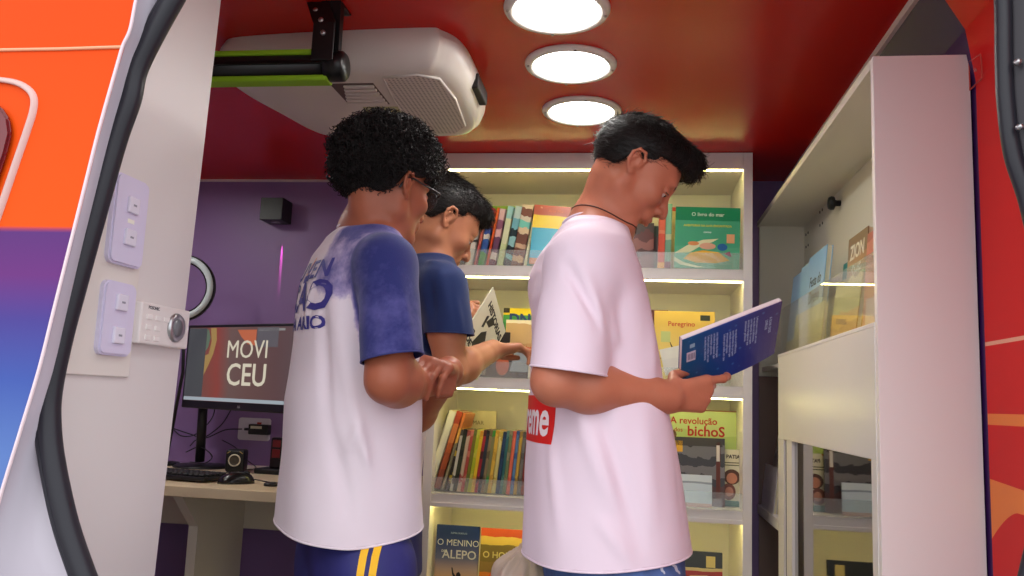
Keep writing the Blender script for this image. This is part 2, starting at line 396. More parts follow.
# ================================================================= ceiling fittings
for i, (x, y, w) in enumerate(((-.172, 1.662, 'nearest the doorway'), (-.163, 1.955, 'in the middle of the row'), (-.155, 2.285, 'nearest the bookcase'))):
    t = thing('ceiling_light', 'round white flush downlight on the red ceiling, ' + w, 'ceiling light', (x, y, ZC), (0, 0, 0), 'round downlights in a row on the red ceiling')
    T = Matrix.Translation((x, y, ZC))
    obj('ring', lathe([(.091, -.004), (.093, -.010), (.100, -.013), (.110, -.010), (.1135, -.004), (.1135, 0), (.091, 0)], T, 64), mat('white_ring', srgb(225, 222, 215), .4), t, True)
    obj('diffuser', lathe([(0, -.006), (.092, -.006), (.092, -.002), (0, -.002)], T, 64), M_disc, t)
    for a in (10, 100, 190, 280):
        p = Vector((x+.104*math.cos(math.radians(a)), y+.104*math.sin(math.radians(a)), ZC-.0125))
        obj('clip', bx(p-Vector((.003, .003, .002)), p+Vector((.003, .003, .002)), .001), mat('grey_clip', srgb(120, 110, 105), .5), t)
for x, y, w in ((-1.75, 1.70, 'nearer the doorway, beyond the partition'), (-1.75, 2.35, 'nearer the back wall, beyond the partition')):  # unseen lights added to brighten the purple wall and the desk
    t = thing('ceiling_light', 'added unseen fill light over the computer desk, ' + w, 'ceiling light', (x, y, ZC), (0, 0, 0), 'added fill lights over the desk')
    T = Matrix.Translation((x, y, ZC))
    obj('ring', lathe([(.091, -.004), (.093, -.010), (.100, -.013), (.110, -.010), (.1135, -.004), (.1135, 0), (.091, 0)], T, 64), mat('white_ring', srgb(225, 222, 215), .4), t, True)
    obj('diffuser', lathe([(0, -.006), (.092, -.006), (.092, -.002), (0, -.002)], T, 64), M_fill, t)
# air conditioner
ac = thing('air_conditioner', 'white rounded ceiling air conditioner with grilles, above the boy with curly hair', 'air conditioner', (-.68, 2.0, ZC-.1))
M_ac = mat('ac_white_plastic', srgb(216, 208, 200), .36)
def ac_outline(ins):
    base = [(-1.00, 1.79), (-.90, 1.75), (-.50, 1.73), (-.435, 1.75), (-.40, 1.83), (-.395, 2.00), (-.41, 2.16), (-.455, 2.25), (-.55, 2.275), (-.80, 2.275), (-.90, 2.265), (-.945, 2.20), (-.98, 2.06), (-1.01, 1.90)]
    c = Vector((-.68, 2.01, 0)); P = [Vector((x, y, 0)) for x, y in base]
    P = [p + (c-p).normalized()*ins for p in P]
    out = []; n = len(P)
    for i in range(n):
        a, b, c2, d = P[i-1], P[i], P[(i+1) % n], P[(i+2) % n]
        for j in range(5):
            u = j/5; out.append(.5*((2*b)+(c2-a)*u+(2*a-5*b+4*c2-d)*u*u+(3*b-a-3*c2+d)*u**3))
    return out
rows = []; bmA = bmesh.new()
for z, ins in ((ZC, .01), (ZC-.02, .0), (ZC-.045, .002), (ZC-.07, .012), (ZC-.088, .032), (ZC-.095, .055)):
    rows.append([bmA.verts.new(p+Vector((0, 0, z))) for p in ac_outline(ins)])
for a, b in zip(rows[:-1], rows[1:]):
    for k in range(len(a)): bmA.faces.new((a[k], a[(k+1) % len(a)], b[(k+1) % len(a)], b[k]))
bmA.faces.new(rows[-1][::-1]); bmA.faces.new(rows[0]); bmesh.ops.recalc_face_normals(bmA, faces=bmA.faces)
sa(obj('housing', bmA, M_ac, ac), 30)
zb = ZC-.095
gp = [(-.585, 1.79), (-.50, 1.775), (-.455, 1.80), (-.445, 1.93), (-.46, 2.13), (-.50, 2.19), (-.59, 2.19), (-.605, 2.12), (-.60, 1.93)]
def perf():
    m = bpy.data.materials.new('perforated_grille'); m.use_nodes = True; nt = m.node_tree; b = nt.nodes['Principled BSDF']
    tc = nd(nt, 'TexCoord'); v = nd(nt, 'TexVoronoi'); v.inputs['Scale'].default_value = 95; v.inputs['Randomness'].default_value = 0
    nt.links.new(tc.outputs['Object'], v.inputs['Vector']); r = nd(nt, 'ValToRGB'); e = r.color_ramp.elements
    e[0].position = .22; e[0].color = srgb(120, 112, 108); e[1].position = .34; e[1].color = srgb(212, 203, 196)
    nt.links.new(v.outputs['Distance'], r.inputs[0]); nt.links.new(r.outputs[0], b.inputs['Base Color']); b.inputs['Roughness'].default_value = .5
    return m
gb = prism([Vector((x, y, zb-.0045)) for x, y in gp], (0, 0, .006))
obj('intake_grille', gb, perf(), ac)
obj('grille_rim', tube([Vector((x, y, zb-.002)) for x, y in gp+[gp[0]]], .0035, 8), M_ac, ac, True)
for k in range(6):
    y = 1.835+.022*k
    obj('slat', bx((-.70-.006*k, y, zb-.006), (-.625, y+.012, zb+.004), .0015, None, 1), M_ac, ac)
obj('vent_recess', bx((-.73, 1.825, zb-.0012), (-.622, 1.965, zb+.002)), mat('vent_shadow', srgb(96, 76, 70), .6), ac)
obj('display', bx((-.70, 1.985, zb-.002), (-.60, 2.06, zb+.002), .001), mat('olive_display', srgb(178, 178, 130), .3), ac)
obj('brand_plate', bx((-.962, 1.90, zb+.006), (-.93, 1.925, zb+.016), .001), mat('grey_label', srgb(120, 120, 122), .4), ac)
vo = thing('tmp', 'x', 'x') if False else None
obj('side_vent', bx((-.409, 1.93, ZC-.068), (-.388, 2.06, ZC-.030), .004), mat('vent_black', srgb(30, 22, 22), .6), ac)
obj('side_socket', bx((-.66, 1.755, ZC-.052), (-.61, 1.775, ZC-.022), .002), mat('socket_pink', srgb(196, 150, 140), .5), ac)
# awning bar held by an angle bracket
ab = thing('awning_tube', 'black tube with green edges fixed under the red ceiling by a bracket', 'awning tube', (-.8, 1.62, ZC-.18))
x0, x1 = -1.55, -.640
zt = CH+.686; yb = 1.61
obj('core', tube([(x0, yb, zt), (x1, yb, zt)], .0255, 24), M_blackp, ab, True)
obj('groove_rail', bx((x0, yb-.030, zt-.004), (x1, yb-.022, zt+.004), .001), mat('black_rail', srgb(12, 12, 13), .3), ab)
obj('green_fabric', bx((x0, yb-.018, zt+.0215), (x1-.008, yb+.02, zt+.034), .004), mat('lime_fabric', srgb(146, 196, 34), .6), ab)
obj('green_fabric', bx((x0, yb-.018, zt-.036), (x1-.005, yb+.02, zt-.0235), .004), mat('lime_fabric', srgb(146, 196, 34), .6), ab)
obj('end_cap', lathe([(0, .022), (.026, .022), (.032, .016), (.033, -.02), (.024, -.024), (0, -.024)], Matrix.Translation((x1+.008, yb, zt)) @ Matrix.Rotation(math.radians(90), 4, 'Y'), 28), mat('black_cap', srgb(16, 16, 18), .35), ab, True)
br = obj('bracket', prism([Vector((-.672, yb-.002, zt-.01)), Vector((-.672, yb-.006, zt+.05)), Vector((-.672, 1.60, ZC-.004)), Vector((-.672, 1.60, ZC)), Vector((-.672, 1.665, ZC)), Vector((-.672, 1.665, ZC-.004)), Vector((-.672, 1.622, ZC-.004)), Vector((-.672, yb+.012, zt+.05)), Vector((-.672, yb+.016, zt-.01))], (.044, 0, 0)), M_blackp, ab)
obj('bracket_face', bx((-.676, yb-.036, zt-.0), (-.628, yb-.031, ZC-.06), .002), M_blackp, ab)
obj('bracket_face', prism([Vector((-.676, yb-.036, ZC-.062)), Vector((-.628, yb-.036, ZC-.062)), Vector((-.655, 1.60, ZC-.002)), Vector((-.705, 1.60, ZC-.002))], (0, .006, .003)), M_blackp, ab)
for dx, dy, dz in ((-.652, yb-.037, ZC-.085), (-.66, yb-.033, ZC-.055), (-.68, yb-.018, ZC-.025)):
    obj('bolt', lathe([(0, .004), (.004, .004), (.006, .002), (.006, -.002), (0, -.002)], Matrix.Translation((dx, dy, dz)) @ Matrix.Rotation(math.radians(90), 4, 'X'), 12), M_alu, ab, True)

# ================================================================= back bookcase
FY = 2.69
bc = thing('bookcase', 'built-in white bookcase with lit shelves along the back wall', 'bookcase', (-.145, FY, 0))
XA, XB = -.662, .377; IL, IR = -.632, .349; D0, D1 = -.146, -.113
boards = [(CH+.773, ZC-.001), (CH+.405, CH+.443), (CH+.033, CH+.071), (CH-.341, CH-.308), (CH-.72, CH-.687), (.0, .06)]
obj('side_panel', bx((XA, FY, 0), (IL, YB-.002, ZC-.002), .001), M_white, bc)
obj('side_panel', bx((IR, FY, 0), (XB, YB-.002, ZC-.002), .001), M_white, bc)
obj('divider', bx((D0, FY+.002, 0), (D1, YB-.014, CH+.773), .001), M_white, bc)
obj('back_panel', bx((IL, YB-.014, 0), (IR, YB-.002, CH+.773)), M_cream, bc)
obj('top_rail', bx((IL, FY, CH+.773), (IR, YB-.014, ZC-.002), .001), M_white, bc)
for z0, z1 in boards[1:]:
    for a, b in ((IL, D0), (D1, IR)):
        obj('shelf', bx((a, FY+.004, z0), (b, YB-.014, z1), .001), M_white, bc)
for z0, z1 in boards[:5]:
    for a, b in ((IL, D0), (D1, IR)):
        obj('led_strip', bx((a+.004, FY+.008, z0-.004), (b-.004, FY+.015, z0-.0005)), M_led, bc)
for a, b in ((IL, D0), (D1, IR)):
    obj('shelf_lip', bx((a, FY+.001, boards[3][0]-.009), (b, FY+.006, boards[3][0]+.004), .0005), M_white, bc)
# clear acrylic lips in front of the books
for z0, z1 in boards[1:5]:
    for a, b in ((IL, D0), (D1, IR)):
        obj('acrylic_lip', bx((a+.002, FY-.003, z1-.001), (b-.002, FY, z1+.052)), M_acryl, bc)

# ================================================================= right-hand display cabinet
X0 = .443; YE = 1.587; ZT = CH+.678
cb = thing('display_cabinet', 'tall white display cabinet with open upper bay, at the right beside the red wall', 'cabinet', (.53, 2.3, 0))
obj('end_panel', bx((X0+.001, YE, 0), (.6165, YE+.018, ZT), .001), mat('white_panel_paint', srgb(236, 226, 224), .4), cb)
obj('top_panel', bx((X0, YE+.018, ZT-.020), (.6165, YB-.002, ZT), .001), M_cream, cb)
obj('back_panel', bx((.604, YE+.018, 0), (.6165, YB-.002, ZT-.02)), M_cream, cb)
obj('far_panel', bx((X0+.006, YB-.020, CH+.120), (.604, YB-.004, ZT-.02)), M_cream, cb)
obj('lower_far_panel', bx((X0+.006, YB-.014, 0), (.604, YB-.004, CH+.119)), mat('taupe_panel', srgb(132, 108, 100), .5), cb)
obj('shelf_edge', bx((X0, 2.625, CH-.352), (X0+.020, YB-.016, CH-.320), .001), M_white, cb)
obj('fascia', bx((X0, YE+.018, CH-.081), (X0+.015, 2.62, CH+.167), .001), M_white, cb)
obj('shelf', bx((X0+.015, YE+.018, CH+.135), (.604, YB-.02, CH+.150), .001), M_cream, cb)
obj('fascia_cap', bx((X0-.001, YE+.018, CH+.162), (X0+.017, 2.62, CH+.170), .001), M_white, cb)
for z in (-.345, -.72):
    obj('shelf', bx((X0+.018, 1.61, CH+z), (.604, YB-.004, CH+z+.018), .001), M_cream, cb)
obj('glass_guard', bx((X0+.004, YE+.02, CH+.17), (X0+.008, 2.60, CH+.305)), M_pane, cb)
obj('glass_door', bx((X0+.010, 1.640, .03), (X0+.014, 2.42, CH-.083)), M_mirror, cb)
obj('door_stile', bx((X0+.002, 2.42, .02), (X0+.016, 2.50, CH-.081), .001), M_white, cb)
obj('door_stile', bx((X0+.000, 2.53, .02), (X0+.016, 2.62, CH-.081), .001), M_white, cb)
obj('stile_gap', bx((X0+.006, 2.50, .02), (X0+.012, 2.53, CH-.081)), mat('dark_gap', srgb(30, 24, 24), .7), cb)
obj('door_stile', bx((X0, YE+.018, .0), (X0+.016, 1.640, CH-.081), .001), M_white, cb)
obj('bottom_rail', bx((X0, 1.641, 0), (X0+.016, 2.419, .028), .001), M_white, cb)
kb = obj('door_stop', lathe([(0, -.002), (.009, -.002), (.009, .012), (.011, .016), (.0195, .019), (.0205, .028), (.017, .034), (0, .036)], Matrix.Translation((.604, 2.51, CH+.617)) @ Matrix.Rotation(math.radians(-90), 4, 'Y'), 24), M_blackp, cb, True)
for yy in (2.98, 2.76):
    for dy in (-.018, .018):
        for dz in (-.022, .022):
            obj('screw_cap', lathe([(0, .002), (.0042, .002), (.005, 0), (0, 0)], Matrix.Translation((.604, yy+dy, CH+.60+dz+(.0 if yy > 2.9 else .03))) @ Matrix.Rotation(math.radians(-90), 4, 'Y'), 10), mat('grey_screw', srgb(90, 84, 74), .5), cb)

# small clear hook plate on the red wall behind the cabinet
cp = thing('clear_hook', 'small clear plastic hook plate on the red wall behind the cabinet top', 'hook', atx(974, 72, .616))
hp = [atx(x, y, .615) for x, y in ((969, 62), (981, 54), (982, 78), (970, 90))]
obj('plate', tube(hp+[hp[0]], .0014, 8), mat('clear_edge', srgb(205, 90, 80), .2), cp)
obj('peg', tube([atx(975, 70, .615), atx(975, 70, .595)], .003, 10), M_pane, cp)
# ================================================================= desk and computer
DZ = CH-.29
dk = thing('desk', 'long pale maple desk with white supports along the purple wall', 'desk', (-1.4, 2.7, 0))
obj('desktop', bx((-2.29, 2.33, DZ-.030), (-.665, YB-.003, DZ), .002), M_wood, dk)
obj('apron', bx((-2.29, 2.79, DZ-.185), (-.665, 2.81, DZ-.030), .001), mat('desk_white', srgb(214, 205, 190), .45), dk)
for x in (-1.325, -2.26):
    obj('support', prism([Vector((x-.015, y, z)) for y, z in ((2.36, DZ-.03), (2.475, DZ-.135), (2.475, 0), (2.79, 0), (2.79, DZ-.03))], (.030, 0, 0)), mat('desk_white', srgb(214, 205, 190), .45), dk)
st = thing('stool', 'red metal stool with slanting legs under the left of the desk', 'stool', (-1.62, 2.50, 0))
M_redm = mat('red_metal', srgb(200, 16, 12), .3)
obj('seat', lathe([(0, .46), (.12, .46), (.14, .452), (.14, .435), (.12, .43), (0, .43)], Matrix.Translation((-1.62, 2.48, 0)), 32), M_redm, st, True)
for sx, sy in ((1, -1), (-1, -1), (1, 1), (-1, 1)):
    obj('leg', tube([(-1.62+.06*sx, 2.48+.06*sy, .44), (-1.62+.20*sx, 2.48+.15*sy, 0)], .012, 12), M_redm, st, True)
obj('foot_ring', tube([Vector((-1.62+.155*math.cos(a), 2.48+.125*math.sin(a), .2)) for a in [k*math.pi/16 for k in range(33)]], .006, 8), M_redm, st, True)

# monitor, turned a little towards the room
mn = thing('monitor', 'wide black computer monitor standing on the desk in front of the purple wall', 'monitor', (-1.455, 2.865, DZ), (0, 0, math.radians(-24)))
MW, MH = .69, .300; zb_ = .215
LW = Vector((-.125, 0, 0))
M_bez = mat('black_bezel', srgb(28, 28, 32), .35)
T0 = Vector((-.145, -.055, 0))
def L(p): return wm(mn) @ (Vector(p))
def lbx(lo, hi, bev=0): return bx(lo, hi, bev, wm(mn))
obj('bezel', lbx((T0.x, -.075, zb_), (T0.x+MW, -.045, zb_+MH), .004), M_bez, mn)
def screen_mat():
    m = bpy.data.materials.new('glowing_screen'); m.use_nodes = True; nt = m.node_tree; b = nt.nodes['Principled BSDF']
    tc = nd(nt, 'TexCoord'); s = nd(nt, 'SeparateXYZ'); nt.links.new(tc.outputs['Object'], s.inputs[0])
    nz = nd(nt, 'TexNoise'); nz.inputs['Scale'].default_value = 5; nt.links.new(tc.outputs['Object'], nz.inputs['Vector'])
    a = nd(nt, 'Math', operation='MULTIPLY_ADD'); nt.links.new(nz.outputs['Fac'], a.inputs[0]); a.inputs[1].default_value = .10; nt.links.new(s.outputs['X'], a.inputs[2])
    mr = nd(nt, 'MapRange'); mr.inputs[1].default_value = -.10; mr.inputs[2].default_value = .60; nt.links.new(a.outputs[0], mr.inputs[0])
    r = nd(nt, 'ValToRGB'); r.color_ramp.interpolation = 'LINEAR'; e = r.color_ramp.elements
    e[0].position = 0; e[0].color = srgb(92, 74, 66); e[1].position = 1; e[1].color = srgb(80, 70, 74)
    for p, c in ((.16, srgb(112, 62, 54)), (.26, srgb(126, 56, 48)), (.36, srgb(96, 74, 70)), (.5, srgb(92, 66, 62)), (.7, srgb(84, 60, 60))):
        q = e.new(p); q.color = c
    nt.links.new(mr.outputs[0], r.inputs[0]); b.inputs['Base Color'].default_value = (.02, .02, .02, 1); b.inputs['Roughness'].default_value = .35
    nt.links.new(r.outputs[0], b.inputs['Emission Color']); b.inputs['Emission Strength'].default_value = .75; return m
sx0, sx1 = T0.x+.012, T0.x+MW-.012
scn = obj('screen', lbx((sx0, -.0762, zb_+.028), (sx1, -.0752, zb_+MH-.010)), screen_mat(), mn)
def scr(name, poly, m, d=.0768):
    return obj(name, prism([L((x, -d, z)) for x, z in poly], wm(mn).to_3x3() @ Vector((0, .0006, 0))), m, scn)
def em(name, c, s=.75): return mat(name, (.02, .02, .02), .5, emit=c, estr=s)
zt_ = zb_+MH-.012; zl = zb_+.030
scr('dark_column', [(sx0, zl+.012), (sx0+.098, zl+.012), (sx0+.098, zt_), (sx0, zt_)], em('screen_dark', srgb(66, 68, 72), .7))
scr('yellow_leaf', [(sx0+.099, zl+.09), (sx0+.118, zl+.12), (sx0+.142, zl+.165), (sx0+.155, zl+.215), (sx0+.148, zt_), (sx0+.118, zt_), (sx0+.128, zl+.21), (sx0+.118, zl+.165), (sx0+.099, zl+.16)], em('screen_yellow', srgb(150, 120, 70)))
scr('green_shape', [(sx0+.099, zl+.175), (sx0+.112, zl+.19), (sx0+.120, zl+.225), (sx0+.108, zt_-.006), (sx0+.099, zt_-.004)], em('screen_green', srgb(84, 100, 84)))
scr('orange_shape', [(sx0+.262, zt_-.008), (sx0+.285, zl+.225), (sx0+.32, zl+.200), (sx0+.36, zl+.195), (sx0+.36, zt_-.008)], em('screen_orange', srgb(176, 92, 60)))
scr('grey_field', [(sx0+.365, zl+.19), (sx0+.47, zl+.19), (sx0+.47, zt_), (sx0+.365, zt_)], em('screen_grey', srgb(84, 80, 86)))
scr('title_strip', [(sx0+.37, zt_-.012), (sx0+.50, zt_-.012), (sx0+.50, zt_-.004), (sx0+.37, zt_-.004)], em('screen_pale', srgb(128, 128, 126)))
scr('task_bar', [(sx0, zl-.001), (sx1, zl-.001), (sx1, zl+.011), (sx0, zl+.011)], em('screen_bar', srgb(150, 160, 168)))
M_let = em('screen_letters', srgb(196, 188, 168), .8)
for s_, x, z, sz in (('MOVI', .372, .185, .088), ('CEU', .345, .118, .108)):
    t_ = text_bm(s_, sz, 0 if s_ == 'MOVI' else .0010, .0002, 'LEFT' if s_ == 'MOVI' else 'CENTER', 1.0)
    dx = sx0 + (.212 if s_ == 'MOVI' else .325)
    t_.transform(wm(mn) @ Matrix.Translation((dx, -.0775, zl+z-(.006 if s_ == 'MOVI' else .028))))
    obj('lettering', t_, M_let, scn)
t_ = text_bm('LG', .011, .0003, .0001); t_.transform(wm(mn) @ Matrix.Translation((T0.x+.31, -.0756, zb_+.013))); obj('maker_mark', t_, mat('grey_letters', srgb(170, 170, 175), .5), mn)
obj('neck', tube([L((-.11, .0, .02)), L((-.11, -.01, .30))], .017, 16), M_blackp, mn, True)
obj('hinge', lbx((-.15, -.045, .26), (.06, .0, .34), .006), M_blackp, mn)
obj('foot', lathe([(0, .012), (.09, .010), (.10, .004), (.10, 0), (0, 0)], Matrix.Translation(L((-.11, .01, 0))), 32), M_blackp, mn, True)

kb = thing('keyboard', 'black computer keyboard lying on the desk below the monitor', 'keyboard', (-1.48, 2.53, DZ), (0, 0, math.radians(-10)))
kw = wm(kb)
obj('case', bx((-.22, -.065, .004), (.215, .070, .018), .004, kw), M_blackp, kb)
keys = bmesh.new()
for r_ in range(5):
    x = -.208; k = 0
    while x < .20:
        w_ = .0165 if not (r_ == 0 and 4 < k < 6) else .09
        add_box(keys, (x, -.055+.0225*r_, .018), (x+w_, -.037+.0225*r_, .0255), .0022, kw, 1); x += w_+.0035; k += 1
ko = obj('keys', keys, mat('key_black', srgb(34, 34, 37), .45), kb); tag(ko, kind='stuff')
ms = thing('mouse', 'black computer mouse on the desk in front of the small speaker', 'mouse', (-1.20, 2.48, DZ), (0, 0, math.radians(-55)))
mb = bmesh.new(); bmesh.ops.create_uvsphere(mb, u_segments=24, v_segments=14, radius=1)
for v in mb.verts:
    v.co = Vector((v.co.x*.033*(1-.12*v.co.y), v.co.y*.056, max(-.02, v.co.z)*.036*(1+.15*v.co.y)+.001))
mb.transform(wm(ms)); obj('shell', mb, mat('mouse_black', srgb(20, 20, 22), .25), ms, True)
obj('wheel', lathe([(0, -.004), (.009, -.004), (.010, 0), (.009, .004), (0, .004)], wm(ms) @ Matrix.Translation((0, .030, .030)) @ Matrix.Rotation(math.radians(90), 4, 'Y'), 16), M_rubber, ms, True)
obj('lead', tube(smooth_path([wm(ms) @ Vector(p) for p in ((0, .054, .012), (.01, .09, .006), (.05, .13, .004), (.04, .22, .004))], 6), .0018, 6), M_rubber, ms, True)
sp = thing('speaker', 'small square black speaker with pale ring around its cone, on the desk', 'speaker', (-1.36, 2.80, DZ), (0, 0, math.radians(12)))
sw = wm(sp)
obj('cabinet', bx((-.032, -.03, .004), (.032, .035, .080), .008, sw), M_blackp, sp)
T = sw @ Matrix.Translation((0, -.031, .044)) @ Matrix.Rotation(math.radians(90), 4, 'X')
obj('ring', lathe([(.017, 0), (.0175, .003), (.020, .0035), (.0215, 0)], T, 28), mat('cream_ring', srgb(214, 204, 180), .4), sp, True)
obj('cone', lathe([(0, .003), (.005, .002), (.016, -.001), (.017, .001)], T, 28), mat('cone_grey', srgb(70, 62, 50), .5), sp, True)
for s_ in (-1, 1):
    obj('corner_mark', tube([sw @ Vector((s_*.016, -.0305, .074)), sw @ Vector((s_*.027, -.0305, .067))], .0012, 6), mat('gold_mark', srgb(190, 160, 90), .4), sp)
    obj('foot', bx((s_*.018-.008, -.025, 0), (s_*.018+.008, .02, .005), .001, sw), M_rubber, sp)
# second, darker speaker, hub and puck beside the boy with the white and blue shirt
dv = thing('card_reader', 'black device with a red front at the back of the desk, below the outlet', 'device', (-1.235, 2.84, DZ), (0, 0, math.radians(-6)))
dw = wm(dv)
obj('base', bx((-.055, -.045, 0), (.055, .045, .018), .004, dw), M_blackp, dv)
obj('tower', bx((-.018, -.01, .018), (.045, .035, .125), .006, dw), mat('tower_black', srgb(30, 24, 26), .3), dv)
obj('red_panel', bx((-.008, -.0125, .055), (.022, -.0095, .085), .001, dw), mat('dim_red', srgb(120, 34, 36), .35), dv)
obj('red_panel', bx((-.008, -.0125, .092), (.022, -.0095, .117), .001, dw), mat('dim_red', srgb(120, 34, 36), .35), dv)
pk = thing('puck', 'small flat black round puck near the front edge of the desk', 'puck', (-1.08, 2.47, DZ))
obj('disc', lathe([(0, .011), (.018, .011), (.023, .007), (.023, .001), (0, 0)], Matrix.Translation((-1.08, 2.47, DZ)), 28), M_blackp, pk, True)
bs = thing('small_box', 'small black box on the desk left of the monitor foot', 'box', (-1.80, 2.90, DZ))
obj('body', bx((-1.84, 2.86, DZ), (-1.755, 2.94, DZ+.09), .005), M_blackp, bs)
wc = thing('cable_duct', 'short white strip lying on the desk against the purple wall', 'strip', (-1.38, 2.97, DZ))
obj('cover', bx((-1.46, 2.95, DZ), (-1.315, 2.975, DZ+.012), .002), M_trimw, wc)
# outlets
ol = thing('wall_outlet', 'white wall outlet plate with a black adapter plugged in, above the desk', 'outlet', (-1.415, YB-.008, CH-.188))
po = prism([Vector((-1.418+a, YB-.001, CH-.15+b)) for a, b in rounded_rect(.128, .084, .01)], (0, -.009, 0))
bmesh.ops.bevel(po, geom=[e for e in po.edges if all(v.co.y < YB-.009 for v in e.verts)], offset=.003, segments=2, affect='EDGES')
obj('plate', po, mat('outlet_white', srgb(214, 208, 220), .35), ol)
obj('socket', bx((-1.45, YB-.0125, CH-.172), (-1.385, YB-.0095, CH-.128), .001), mat('outlet_white', srgb(214, 208, 220), .35), ol)
obj('red_tab', bx((-1.405, YB-.0135, CH-.131), (-1.388, YB-.009, CH-.123), .001), mat('tab_red', srgb(190, 60, 40), .4), ol)
ad = thing('power_adapter', 'black power adapter with a pale label plugged into the white outlet', 'adapter', (-1.38, YB-.03, CH-.17))
obj('block', bx((-1.425, YB-.045, CH-.168), (-1.345, YB-.0128, CH-.130), .004), M_blackp, ad)
obj('label', bx((-1.415, YB-.0454, CH-.146), (-1.37, YB-.0448, CH-.136)), mat('label_cream', srgb(210, 205, 180), .5), ad)
obj('plug', tube([(-1.445, YB-.03, CH-.150), (-1.425, YB-.03, CH-.150)], .005, 10), M_blackp, ad, True)
ol2 = thing('wall_outlet', 'white wall outlet plate partly hidden behind the partition edge', 'outlet', (-1.80, YB-.008, CH-.19))
obj('plate', bx((-1.87, YB-.009, CH-.19), (-1.765, YB, CH-.112), .003), mat('outlet_white', srgb(214, 208, 220), .35), ol2)
def cable(pts, r, label):
    o = obj('cable', tube(smooth_path(pts, 8), r, 8), M_rubber, None, True); tag(o, label, 'cable', 'black leads behind the monitor'); return o
W = lambda x, y, yy=3.0: at(x, y, yy)
cable([W(242, 429, 3.02), W(225, 430), W(205, 438), W(190, 434), W(172, 428, 3.04)], .0022, 'black lead running from the outlet plate left to the partition')
cable([W(232, 408, 2.98), W(222, 424), W(207, 436), W(196, 440, 2.96), W(190, 446, 2.95)], .0022, 'black lead hanging down under the middle of the monitor')
cable([W(216, 398, 2.98), W(212, 418), W(196, 434), W(182, 436), W(174, 430, 3.03)], .0022, 'black lead hanging under the left part of the monitor')
cable([W(186, 452, 2.93), W(200, 447, 2.9), W(212, 456, 2.85), W(205, 463, 2.78), W(190, 462, 2.8)], .0022, 'black lead looped on the desk beside the monitor foot')
cable([W(222, 440, 3.03), W(236, 448, 3.0), W(247, 460, 2.93), W(256, 468, 2.86), W(242, 470, 2.80)], .0018, 'thin black lead running behind the small speaker to the desk')
# ring light and its stand
rl = thing('ring_light', 'white ring light with black back, half hidden by the partition above the monitor', 'ring light', (-1.585, 2.76, CH+.10))
TR = Matrix.Translation((-1.607, 2.76, CH+.352)) @ Matrix.Rotation(math.radians(90), 4, 'X') @ Matrix.Rotation(math.radians(8), 4, 'Y')
obj('diffuser', lathe([(.094, .0), (.097, .010), (.106, .014), (.115, .010), (.118, 0)], TR, 64), mat('ring_diffuser', srgb(196, 206, 208), .4), rl, True)
obj('housing', lathe([(.090, .002), (.090, -.012), (.122, -.012), (.122, .002), (.118, .004), (.094, .004)], TR, 64), M_blackp, rl, True)
obj('stem', tube([(-1.590, 2.775, CH+.235), (-1.592, 2.80, CH+.05), (-1.70, 2.93, DZ+.01)], .006, 10), M_blackp, rl, True)
obj('foot', lathe([(0, .012), (.05, .010), (.055, 0), (0, 0)], Matrix.Translation((-1.705, 2.935, DZ)), 24), M_blackp, rl, True)
# cube wall lamp with its narrow pink beam
wl2 = thing('wall_lamp', 'black cube wall lamp throwing a thin pink beam down the purple wall', 'wall lamp', (-1.375, YB, CH+.66))
obj('cube', bx((-1.425, YB-.095, CH+.648), (-1.335, YB-.004, CH+.735), .002), mat('lamp_black', srgb(28, 32, 28), .4), wl2)
obj('wall_plate', bx((-1.415, YB-.006, CH+.655), (-1.345, YB-.0005, CH+.728)), M_blackp, wl2)
obj('lens', lathe([(0, -.003), (.014, -.003), (.018, 0), (0, .0)], Matrix.Translation((-1.377, YB-.05, CH+.648)), 20), mat('lens_pale', srgb(150, 140, 150), .2), wl2, True)
ld = bpy.data.lights.new('pink_beam', 'SPOT'); ld.energy = 25; ld.color = (1, .12, .55); ld.spot_size = math.radians(4.5); ld.spot_blend = .6; ld.shadow_soft_size = .002
lo = bpy.data.objects.new('pink_beam', ld); C.objects.link(lo); lo.location = (-1.372, YB-.0085, CH+.642); lo.rotation_euler = (math.radians(3.6), 0, 0)
lo.parent = wl2; lo.location = Vector((-1.366, YB-.0085, CH+.642)) - wl2.location

